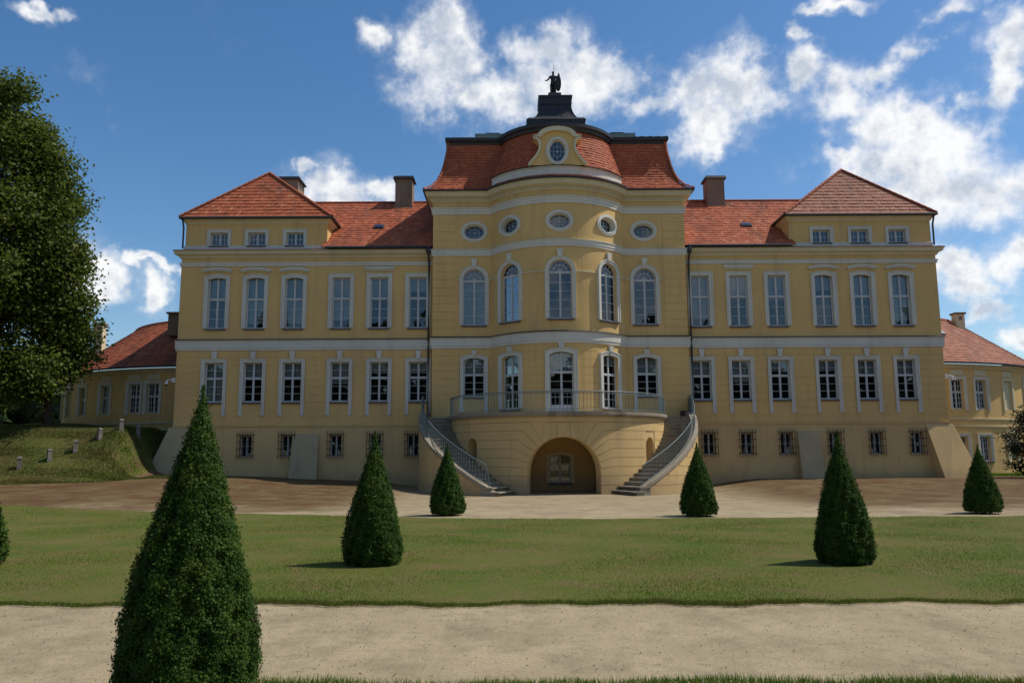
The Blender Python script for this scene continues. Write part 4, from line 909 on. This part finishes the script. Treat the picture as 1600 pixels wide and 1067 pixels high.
# ------------------------------------------------------------------ galleries (curved low wings)
def gallery(sgn, label):
    g = empty('gallery_building', (AX + sgn * HW, FY + 4.0, 0)); tag(g, label, 'building')
    GR = 14.0; mp0 = cyl(0, GR, GR); LEN = R(80) * GR
    mp = lambda u, z, d: mp0(u, z, d)
    ev = 6.72
    wn = [3.05, 4.75, 7.15, 9.6, 12.0, 14.4] if sgn > 0 else [3.15, 4.45, 6.85, 9.3, 11.7, 14.1]
    blank = {2, 5} if sgn > 0 else set()
    holes = [rect_hole(sgn * u, .86, 4.12, 1.72) for u in wn] + ([rect_hole(sgn * u, .86, 1.12, 1.42) for u in wn] if sgn > 0 else [])
    q = MB(); a, c = sorted((0, sgn * LEN)); wall(q, mp, a, c, -.6, ev, holes, .24, .5); q.build('wall', 'plaster', g)
    sp = window_spec(.86, 1.72, 0, transom=.98, low=(4, 3), up=(4, 2), surround=.15, foot=-.10, sill=False); sp2 = window_spec(.86, 1.42, 0, low=(4, 4), surround=.15, foot=-.10, sill=True)
    bl = MB(); bl.ring(outline(.86, 1.72, 0, -.002, foot=-.1), outline(.86, 1.72, 0, .15, foot=-.1), -REC - .05, -REC + .1); bl.box(-.43, .43, -.06, .0, -.1, 1.72); blm = bl.mesh('blind_window', 'trim_cream')
    for i, u in enumerate(wn):
        an = sgn * u / GR; loc = lambda z: ((GR - REC) * math.sin(an), GR - (GR - REC) * math.cos(an), z)
        if i in blank: link('blind_window', blm, g, loc(4.12), an)
        else: place_window(sp, g, loc(4.12), an)
        if sgn > 0:
            (link('blind_window', blm, g, loc(1.0), an) if i in blank else place_window(sp2, g, loc(1.12), an))
        q = MB(); q.slab(mp, lin(sgn * u - .45, sgn * u + .45, 3), 6.08, 6.40, -.03, .02); q.build('lintel_panel', 'trim_cream', g)
    us = lin(a, c, 44)
    q = MB(); q.slab(mp, us, 3.50, 3.58, -.06, .02); q.slab(mp, us, 3.08, 3.16, -.07, .02); q.build('string_course', 'trim_cream', g)
    q = MB(); q.slab(mp, us, 6.48, 6.60, -.10, .05); q.slab(mp, us, 6.602, 6.72, -.24, .05); q.build('cornice', 'trim_cream', g)
    q = MB(); q.slab(mp, us, 6.74, 6.84, -.42, -.28); q.build('gutter', 'gutter_metal', g)
    pf = [(-.38, 6.80), (4.2, 10.25)]
    mt = 'roof_tile' if sgn < 0 else 'faded_tile'
    q = MB()
    for u0, u1 in zip(us, us[1:]):
        hip = lambda u: max(0, abs(u) - (LEN - 4.5)) / 4.5
        q.face([mp(u0, 6.80, -.38), mp(u1, 6.80, -.38), mp(u1, 10.25, 4.2), mp(u0, 10.25, 4.2)]); q.face([mp(u0, 10.25, 4.2), mp(u1, 10.25, 4.2), mp(u1, 6.8, 8.8), mp(u0, 6.8, 8.8)])
    rf_ = q.build('roof', mt, g)
    m2 = MB(); P = lambda s, t_: mp(s, 6.80 + 3.45 * t_, -.38 + 4.58 * t_)
    tiles(m2, P, lin(0, 1, 20), lambda t_: (a, c), .2); tag(m2.build('tile_courses', mt, rf_), kind='stuff')
    pts = [Vector(mp(u, 10.27, 4.2)) for u in us]; m3 = MB(); m3.tube(pts, .10, 6); m3.build('ridge', mt, rf_)
    q = MB(); u = sgn * (9.6 if sgn > 0 else 15.0); p = mp(u, 0, 3.6 if sgn > 0 else 2.0); q.box(p[0] - .28, p[0] + .28, p[1] - .28, p[1] + .28, 8.2, 10.6); ch = q.build('chimney', 'trim_cream', g)
    q = MB(); q.box(p[0] - .36, p[0] + .36, p[1] - .36, p[1] + .36, 10.6, 10.72); q.box(p[0] - .1, p[0] + .1, p[1] - .30, p[1] - .281, 10.2, 10.45); q.build('cap', 'chimney_render', ch)
    q = MB(); u = sgn * 4.6
    if sgn > 0: M = Matrix.Translation(mp(u, 6.8 + 3.45 * .62 + .05, -.38 + 4.58 * .62)) @ Matrix.Rotation(u / GR, 4, 'Z') @ Matrix.Rotation(math.atan2(3.45, 4.58), 4, 'X'); q.box(-.3, .3, -.25, .25, 0, .1); link('skylight', q.mesh('skylight', 'patina'), g, M=M)
    else: q.box(-3.45, -1.9, 2.6, 4.6, 9.0, 10.35); q.box(-3.55, -1.8, 2.5, 4.7, 10.35, 10.46); q.build('roof_box', 'chimney_render', g)
    return g
gallery(-1, 'low yellow gallery wing with red roof, left of the palace'); gallery(1, 'low yellow gallery wing with faded roof, right of the palace')

# ------------------------------------------------------------------ statue on the roof
def skin_body(name, verts, edges, mat, parent=None, levels=1):
    me = bpy.data.meshes.new(name); me.from_pydata([v[:3] for v in verts], edges, []); me.materials.append(MATS[mat])
    o = link(name, me, parent); o.modifiers.new('skin', 'SKIN'); sv = me.skin_vertices[0].data
    for d, v in zip(sv, verts): d.radius = (v[3], v[4] if len(v) > 4 else v[3])
    sv[0].use_root = True; s_ = o.modifiers.new('sub', 'SUBSURF'); s_.levels = s_.render_levels = levels
    return o
sb = Vector((AX - .06, FY + 1.95, 22.32)); stt = empty('statue', sb); tag(stt, 'dark bronze armoured figure with spear and shield on the roof pedestal', 'statue')
k = .80
bv = [(0, 0, .92, .17, .13), (0, 0, 1.12, .165, .13), (0, 0, 1.34, .20, .14), (0, 0, 1.50, .09), (0, -.02, 1.60, .075), (0, -.03, 1.70, .105, .115), (0, -.02, 1.82, .07, .09),
      (-.22, 0, 1.42, .085), (-.36, -.04, 1.17, .065), (-.52, -.12, 1.04, .05), (-.60, -.16, 1.10, .035),
      (.22, 0, 1.42, .085), (.32, -.08, 1.18, .065), (.30, -.22, 1.08, .05),
      (-.12, 0, .80, .14), (-.14, -.02, .46, .10), (-.16, .02, .08, .07), (-.18, -.12, .03, .055), (.12, 0, .80, .14), (.15, -.05, .46, .10), (.14, .02, .08, .07), (.16, -.12, .03, .055), (0, .10, .62, .17, .10), (0, .14, .25, .16, .09)]
be = [(0, 1), (1, 2), (2, 3), (3, 4), (4, 5), (5, 6), (2, 7), (7, 8), (8, 9), (9, 10), (2, 11), (11, 12), (12, 13), (0, 14), (14, 15), (15, 16), (16, 17), (0, 18), (18, 19), (19, 20), (20, 21), (0, 22), (22, 23)]
bo = skin_body('body', [(x * k, y * k, z * k, *[r_ * k for r_ in rr]) for x, y, z, *rr in bv], be, 'bronze', stt, 2)
q = MB(); sh = [(.36 * k + .21 * k * math.sin(a), .78 * k + .62 * k * math.cos(a)) for a in lin(0, 2 * math.pi, 20)[:-1]]; q.poly(sh, -.30 * k, -.24 * k); q.poly([(.36 * k + (x - .36 * k) * .7, .78 * k + (z - .78 * k) * .7) for x, z in sh], -.34 * k, -.30 * k); q.build('shield', 'bronze', stt)
q = MB(); q.tube([(.10 * k, .12 * k, 0), (.07 * k, .10 * k, 1.2), (.06 * k, .10 * k, 1.86), (.06 * k, .10 * k, 1.92)], [.014, .014, .012, .003], 5); q.build('spear', 'bronze', stt)
q = MB(); q.tube([(.40 * k, -.1, 1.30 * k), (.42 * k, -.12, 1.48 * k), (.39 * k, -.12, 1.58 * k), (.44 * k, -.1, 1.66 * k)], [.05, .07, .055, .01], 6); q.build('plume', 'bronze', stt)

# ------------------------------------------------------------------ small fittings
def seccam(x, sgn, label):
    c = empty('security_camera', (x, FY + .25, 5.62)); tag(c, label, 'camera', 'cameras at the palace corners')
    q = MB(); q.box(-.12, .12, -.10, .06, -.10, .14); q.build('housing', 'camera_shell', c)
    q = MB(); d = sgn; q.tube([(0, -.05, .0), (d * .22, -.12, .04), (d * .36, -.14, .0), (d * .38, -.14, -.10)], .03, 8); q.build('arm', 'camera_shell', c)
    q = MB(); q.tube([(d * .38, -.14, -.06), (d * .38, -.14, -.20)], .085, 10); q.build('dome_cover', 'camera_shell', c)
    q = MB(); q.tube([(d * .38, -.14, -.20), (d * .38, -.14, -.26), (d * .38, -.14, -.30)], [.075, .065, .02], 10); q.build('lens', 'camera_lens', c)
seccam(AX - HW - .13, -1, 'white dome security camera on the palace left corner'); seccam(AX + HW + .13, 1, 'white dome security camera on the palace right corner')
q = MB(); q.box(-.14, .14, -.12, 0, 0, .30); q.box(-.12, .12, -.13, -.12, .02, .28); tag(link('meter_box', q.mesh('meter_box', 'box_brown'), None, (AX + 6.33, FY + RY - .022, 3.54)), 'small rust brown metal box on the wall above the right stairs', 'box')
BOL = [(-22.9, 37.4), (-21.85, 37.95), (-20.95, 38.5), (-20.25, 39.3), (-19.65, 40.2), (-19.3, 41.3)]
BOLD = ['nearest the big tree', 'second from the left', 'third from the left', 'fourth from the left', 'fifth from the left', 'closest to the palace']
bq = MB(); bq.hexa([(-.11, -.11, -.3), (.11, -.11, -.3), (.11, .11, -.3), (-.11, .11, -.3)], [(-.085, -.085, .47), (.085, -.085, .47), (.085, .085, .47), (-.085, .085, .47)]); bq.hexa([(-.11, -.11, .4705), (.11, -.11, .4705), (.11, .11, .4705), (-.11, .11, .4705)], [(-.07, -.07, .56), (.07, -.07, .56), (.07, .07, .56), (-.07, .07, .56)])
bme = bq.mesh('bollard', 'bollard_stone'); tops = []
for (x, y), d in zip(BOL, BOLD):
    z = ground_z(x, y) + .03; o = link('bollard', bme, None, (x, y, z), random.random()); o.rotation_euler.x = (random.random() - .5) * .12
    tag(o, 'short grey stone bollard on the grass bank, ' + d, 'bollard', 'stone bollards along the bank'); tops.append(Vector((x, y, z + .40)))
for i, (a, c) in enumerate(zip(tops, tops[1:])):
    q = MB(); pts = [a.lerp(c, t_) - Vector((0, 0, .22 * 4 * t_ * (1 - t_))) for t_ in lin(0, 1, 10)]; q.tube(pts, .014, 5)
    tag(q.build('chain', 'iron'), 'iron chain sagging between bollards, span %s' % ('nearest the big tree', 'second from the left', 'third from the left', 'fourth from the left', 'closest to the palace')[i], 'chain', 'chains between the bollards')

# ------------------------------------------------------------------ vegetation
def sprays(pos, nrm, size, up_bias=.5, shape='fan', jitter=.5):
    """little lobed sprays (5-point fans of 3 triangles) set on points, roughly facing nrm"""
    n = len(pos); N = nrm + rng.normal(0, jitter, (n, 3)); N /= np.linalg.norm(N, axis=1)[:, None]
    U = np.tile([0, 0, 1.], (n, 1)) * up_bias + rng.normal(0, .5, (n, 3)); U -= (U * N).sum(1)[:, None] * N; U /= np.linalg.norm(U, axis=1)[:, None] + 1e-9
    T = np.cross(U, N); s = size * rng.uniform(.65, 1.3, n)
    L = lambda a, b_, c=0.: pos + (T * a + U * b_ + N * c) * s[:, None]
    if shape == 'fan':
        vs = np.stack([L(0, -.5), L(-.42, .15, .1), L(-.16, .22, .16), L(0, .62, .12), L(.16, .22, .16), L(.42, .15, .1)], 1); tr_ = np.array([[0, 2, 1], [0, 4, 2], [2, 4, 3], [0, 5, 4]])
    else:
        vs = np.stack([L(0, -.5), L(-.36, 0, .12), L(0, .55), L(.36, 0, .12)], 1); tr_ = np.array([[0, 2, 1], [0, 3, 2]])
    k = vs.shape[1]; tri_ = (np.arange(n)[:, None, None] * k + tr_[None]).reshape(-1, 3)
    return vs.reshape(-1, 3), tri_
def cone_radius(t_, rb):                               # clipped cone: slightly barrelled, tucked in at the foot, blunt tip
    return rb * np.clip(np.where(t_ < .10, .86 + .14 * np.sqrt(np.clip(t_ / .10, 0, 1)), (1 - t_) / .90 * (1 + .18 * np.sin(np.pi * np.clip((t_ - .1) / .9, 0, 1)))), .02, 1.2)
def cone_tree(x, y, h, rb, n, size, label, lean=(0, 0)):
    z0 = ground_z(x, y) + .02; tr_ = empty('cone_tree', (x, y, z0)); tag(tr_, label, 'conifer', 'clipped cone trees on the lawn')
    q = MB(); q.tube([(0, 0, -.1), (0, 0, .3), (lean[0] * .8, lean[1] * .8, h * .8)], [.07, .06, .02], 8); q.build('trunk', 'bark', tr_)
    ph = rng.uniform(0, 6, 6)
    def surf(t_, a): return cone_radius(t_, rb) * (1 + .045 * np.sin(3 * a + ph[0] + 5 * t_) + .035 * np.sin(7 * a + ph[1] + 14 * t_) + .03 * np.sin(13 * a + ph[2] - 23 * t_))
    # area-weighted heights
    tt = rng.uniform(0, 1, n * 3); keep = rng.uniform(0, 1, n * 3) < (cone_radius(tt, 1.) + .03); tt = tt[keep][:n]; m_ = len(tt); aa_ = rng.uniform(0, 2 * np.pi, m_)
    depth = rng.beta(1.1, 3.5, m_) * .13 + .035 * np.clip(np.sin(9 * aa_ + 31 * tt + ph[3]) * np.sin(5 * aa_ - 47 * tt + ph[4]), 0, 1) - (rng.uniform(0, 1, m_) < .012) * rng.uniform(.01, .04, m_); r_ = np.clip(surf(tt, aa_) - depth + rng.normal(0, .012, m_), .005, None)
    zz = .03 + tt * (h - .03); P = np.stack([r_ * np.cos(aa_) + lean[0] * tt, r_ * np.sin(aa_) + lean[1] * tt, zz], 1)
    N = np.stack([np.cos(aa_), np.sin(aa_), np.full(m_, .35)], 1); v, f_ = sprays(P, N, size, .8, 'fan', .55)
    link('foliage', np_mesh('foliage', v, f_, 'thuja_leaf'), tr_)
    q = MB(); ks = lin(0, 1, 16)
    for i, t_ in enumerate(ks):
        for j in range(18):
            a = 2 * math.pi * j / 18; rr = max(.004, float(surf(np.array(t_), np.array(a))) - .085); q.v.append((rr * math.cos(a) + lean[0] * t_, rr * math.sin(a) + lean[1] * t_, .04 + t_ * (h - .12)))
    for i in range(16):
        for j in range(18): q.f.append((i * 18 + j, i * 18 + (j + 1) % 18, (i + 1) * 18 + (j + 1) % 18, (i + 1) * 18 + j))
    q.f.append(tuple(range(18))); q.build('shaded_core', 'thuja_core', tr_)  # solid dark core, painted as the shade between the sprays
cone_tree(-2.25, 5.72, 2.17, .462, 165000, .0175, 'large cone-clipped conifer nearest the camera, beside the sandy path', (.03, 0))
cone_tree(-2.15, 12.55, 2.03, .452, 52000, .026, 'cone-clipped conifer on the lawn, left of the palace arch, middle row')
cone_tree(-1.83, 22.6, 1.97, .49, 22000, .038, 'cone-clipped conifer at the lawn edge before the left stairs')
cone_tree(5.02, 21.9, 1.95, .495, 22000, .038, 'cone-clipped conifer at the lawn edge before the right stairs')
cone_tree(5.02, 12.4, 1.99, .43, 52000, .026, 'cone-clipped conifer on the lawn, right of the palace arch, middle row')
cone_tree(12.9, 22.3, 1.84, .48, 22000, .038, 'cone-clipped conifer at the far right lawn edge before the corner buttress')
cone_tree(-8.3, 12.5, 1.95, .47, 9000, .05, 'cone-clipped conifer cut off by the left edge of the picture')
def tree(name, x, y, lobes, trunk, n, size, mat, label, cat, group=None, seed=3, base=None):
    """limbs run from the trunk into every lobe; leaves in small twig clusters through each lobe, thicker outside"""
    z0 = ground_z(x, y) if base is None else base; T = empty(name, (x, y, z0)); tag(T, label, cat, group); rl = np.random.default_rng(seed)
    q = MB(); q.tube(trunk, lin(.22, .09, len(trunk) - 1) if name == 'broadleaf_tree' else lin(.08, .03, len(trunk) - 1), 9)
    tp = [Vector(p) for p in trunk]
    for (cx_, cy_, cz_, r_) in lobes:
        c = Vector((cx_, cy_, cz_)); s = min(tp[1:], key=lambda p: (p - c).length + abs(p.z - c.z + r_) * .5); mid = s.lerp(c, .5) + Vector((0, 0, -.12 * (c - s).length)); q.tube([s, mid, c], [.09, .06, .02], 6)
    q.build('trunk', 'bark', T)
    vol = np.array([l[3] ** 2 for l in lobes]); cnt = (n * vol / vol.sum()).astype(int); V_, F_ = [], []; off = 0
    for (cx_, cy_, cz_, r_), c_ in zip(lobes, cnt):
        nc = max(5, c_ // 120); d = rl.normal(0, 1, (nc, 3)); d /= np.linalg.norm(d, axis=1)[:, None]; rad = r_ * (rl.uniform(.25, 1, nc) ** .45) * rl.uniform(.86, 1.14, nc)
        cc = np.array([cx_, cy_, cz_]) + d * rad[:, None] * np.array([1, 1, .86])
        idx = rl.integers(0, nc, c_); P = cc[idx] + rl.normal(0, size * 2.3, (c_, 3)) * np.array([1, 1, .7]); N = d[idx] * .6 + np.array([0, 0, .6]) + rl.normal(0, .3, (c_, 3))
        v, f_ = sprays(P, N, size, -.3, 'leaf', .6); V_.append(v); F_.append(f_ + off); off += len(v)
    link('crown', np_mesh('crown', np.concatenate(V_), np.concatenate(F_), mat), T); return T
rl = random.Random(5); lob = []
for (lx, ly, lz, r_) in [(1.6, -.8, 4.6, 1.9), (-1, -2, 5.5, 2.4), (2.3, -.2, 7.2, 1.9), (0, -1.5, 8.5, 2.6), (1.9, -.4, 10.2, 1.9), (2.5, .4, 5.6, 1.5), (.4, -1, 11.8, 2.3), (1.6, 0, 13.0, 1.6), (.2, -.4, 14.8, 2.0), (-1.4, 0, 16.6, 2.0), (.3, 0, 16.0, 1.3), (-2.5, -1, 12, 3), (-3, 0, 7, 3), (-3.4, -1, 15, 2.4), (-2.6, 0, 18, 1.7), (2.7, -.6, 8.9, 1.2), (-1.5, 2, 9, 3), (-5, 0, 10, 3), (-5.5, -1, 5.5, 2.6), (-5.2, 0, 14.6, 2.4), (.9, -1.6, 3.6, 1.2), (-2.6, -2, 3.9, 1.6), (2.9, .2, 6.4, .9), (2.4, -.5, 11.6, .9), (1.9, -.3, 14.4, .9), (-.4, -.6, 18.0, 1.0), (-4.2, -1.5, 3.6, 1.7), (2.2, -1.2, 4.0, 1.3), (3.0, -.6, 5.0, 1.0), (-.6, -1.6, 3.9, 1.3), (3.1, -.4, 7.8, .9), (2.9, -.2, 9.9, 1.0)]: lob.append((lx, ly, lz, r_))
lob = [(x_ * 1.10 - 1.75, y_ * 1.1, z_ * 1.12 - 2.1, r_ * .90) for x_, y_, z_, r_ in lob]
tree('broadleaf_tree', -24.9, 41.6, lob, [(.6, .2, -.3), (.5, .2, 2.5), (.2, 0, 5), (-.6, 0, 9), (-1.2, 0, 15)], 170000, .20, 'linden_leaf', 'tall dark broadleaf tree cut off by the left picture edge', 'tree')
tree('evergreen_shrub', 26.35, 41.0, [(0, 0, 1.7, 1.1), (.5, 0, 2.7, 1.0), (-.3, 0, 1.0, .9), (.9, 0, 1.3, 1.2), (.2, -.2, 3.4, .6)], [(0, 0, -.1), (0, 0, 1.2), (.1, 0, 2.6)], 9000, .10, 'shrub_leaf', 'dark round evergreen shrub at the right picture edge', 'shrub')
tree('far_tree', -38, 52, [(0, 0, 4, 2.6), (2.5, 0, 3, 2.2), (-2.5, 0, 3.5, 2.5), (1, 0, 6, 2)], [(0, 0, -.3), (0, 0, 2), (0, 0, 5)], 9000, .2, 'linden_leaf', 'small green tree far left behind the big trunk', 'tree')
# the wood across the park behind the viewer (seen only as dark reflections in the lower windows)
Pw = []; rw = np.random.default_rng(8)
spots = [(-115 + 5.1 * i, -62, rw.uniform(16, 34)) for i in range(46)] + [(-82, -60 + 6 * i, rw.uniform(15, 24)) for i in range(22)] + [(92, -60 + 6 * i, rw.uniform(13, 20)) for i in range(18)] + [(-33 - 3 * i, 78, 8.5) for i in range(12)]
for x, y, hgt in spots:
    x += rw.uniform(-2, 2); y += rw.uniform(-5, 5); nn = 480
    d = rw.normal(0, 1, (nn, 3)); d /= np.linalg.norm(d, axis=1)[:, None]; Pw.append(np.array([x, y, hgt * .50]) + d * np.array([4.2, 4.0, hgt * .5]) * rw.uniform(.55, 1, (nn, 1)))
Pw = np.concatenate(Pw); v, f_ = sprays(Pw, np.tile([0, .6, .5], (len(Pw), 1)), 2.3, 0, 'leaf', .6)
tag(link('woodland', np_mesh('woodland', v, f_, 'shrub_leaf')), 'belt of dark park woodland round the lawn and behind the left gallery', 'woodland', kind='stuff')

# ------------------------------------------------------------------ grass
def grass(name, n, xs, lo, hi, hgt, wid, mat, label, cat='grass', dens=None, avoid=()):
    x = rng.uniform(xs[0], xs[1], n); vl = np.vectorize(lo)(x); vh = np.vectorize(hi)(x); y = vl + (vh - vl) * (rng.uniform(0, 1, n) if dens is None else dens(rng.uniform(0, 1, n)))
    keep = np.abs(x - .0) < y * .72 + 2.0
    x, y = x[keep], y[keep]; n = len(x); z = np.vectorize(ground_z)(x, y) + .02
    a = rng.uniform(0, 2 * np.pi, n); h = hgt * rng.uniform(.55, 1.35, n) * (1 + .35 * np.sin(x * 1.3 + 2 * np.sin(y * .8)) * np.sin(y * 1.1)); wv = wid * rng.uniform(.7, 1.4, n); ln = h * rng.uniform(.15, .8, n); b_ = np.where(np.sin(y * 5.2 + .4 * np.sin(x * .35)) > 0, 1, -1) * np.pi / 2 + rng.normal(0, .9, n)
    p = np.stack([x, y, z], 1); dx = np.stack([np.cos(a), np.sin(a), 0 * a], 1) * wv[:, None]; tip = p + np.stack([np.cos(b_) * ln, np.sin(b_) * ln, h], 1)
    v = np.stack([p - dx, p + dx, tip], 1).reshape(-1, 3); o = link(name, np_mesh(name, v, np.arange(n * 3).reshape(-1, 3), mat)); tag(o, label, cat, kind='stuff')
grass('lawn_grass', 620000, (-18, 18), lambda x: front_edge(x) - .03, back_edge, .030, .0042, 'grass_blade', 'short mown grass of the lawn between the paths', dens=lambda u: u ** 1.35)
grass('edge_grass', 15000, (-9, 9), lambda x: front_edge(x) - .06, lambda x: front_edge(x) + .12, .034, .0045, 'grass_rough', 'longer rough grass along the front lawn edge')
grass('strip_grass', 110000, (-5, 7), lambda x: 4.6, lambda x: near_edge(x) + .03, .05, .0035, 'grass_blade', 'mown grass strip at the very bottom of the picture')
grass('bank_grass', 200000, (-34, AX - 19.2), bank_foot, lambda x: 44.5, .09, .012, 'grass_rough', 'rough grass on the raised bank by the big tree')
grass('verge_grass', 40000, (AX + 21.8, 34), lambda x: 43.2, lambda x: 47, .08, .010, 'grass_blade', 'grass at the foot of the right gallery')
# weeds and leaf litter
nP = 2600; x = rng.uniform(-8, 8, nP); y = 6.1 + 3.1 * rng.uniform(0, 1, nP); P = np.stack([x, y, np.full(nP, .004)], 1); v, f_ = sprays(P, np.tile([0, 0, 1.], (nP, 1)), .016, 0, 'leaf', .25)
tag(link('leaf_litter', np_mesh('leaf_litter', v + np.array([0, 0, .004]), f_, 'bark')), 'scattered dry leaf bits and pebbles on the sandy path', 'litter', kind='stuff')
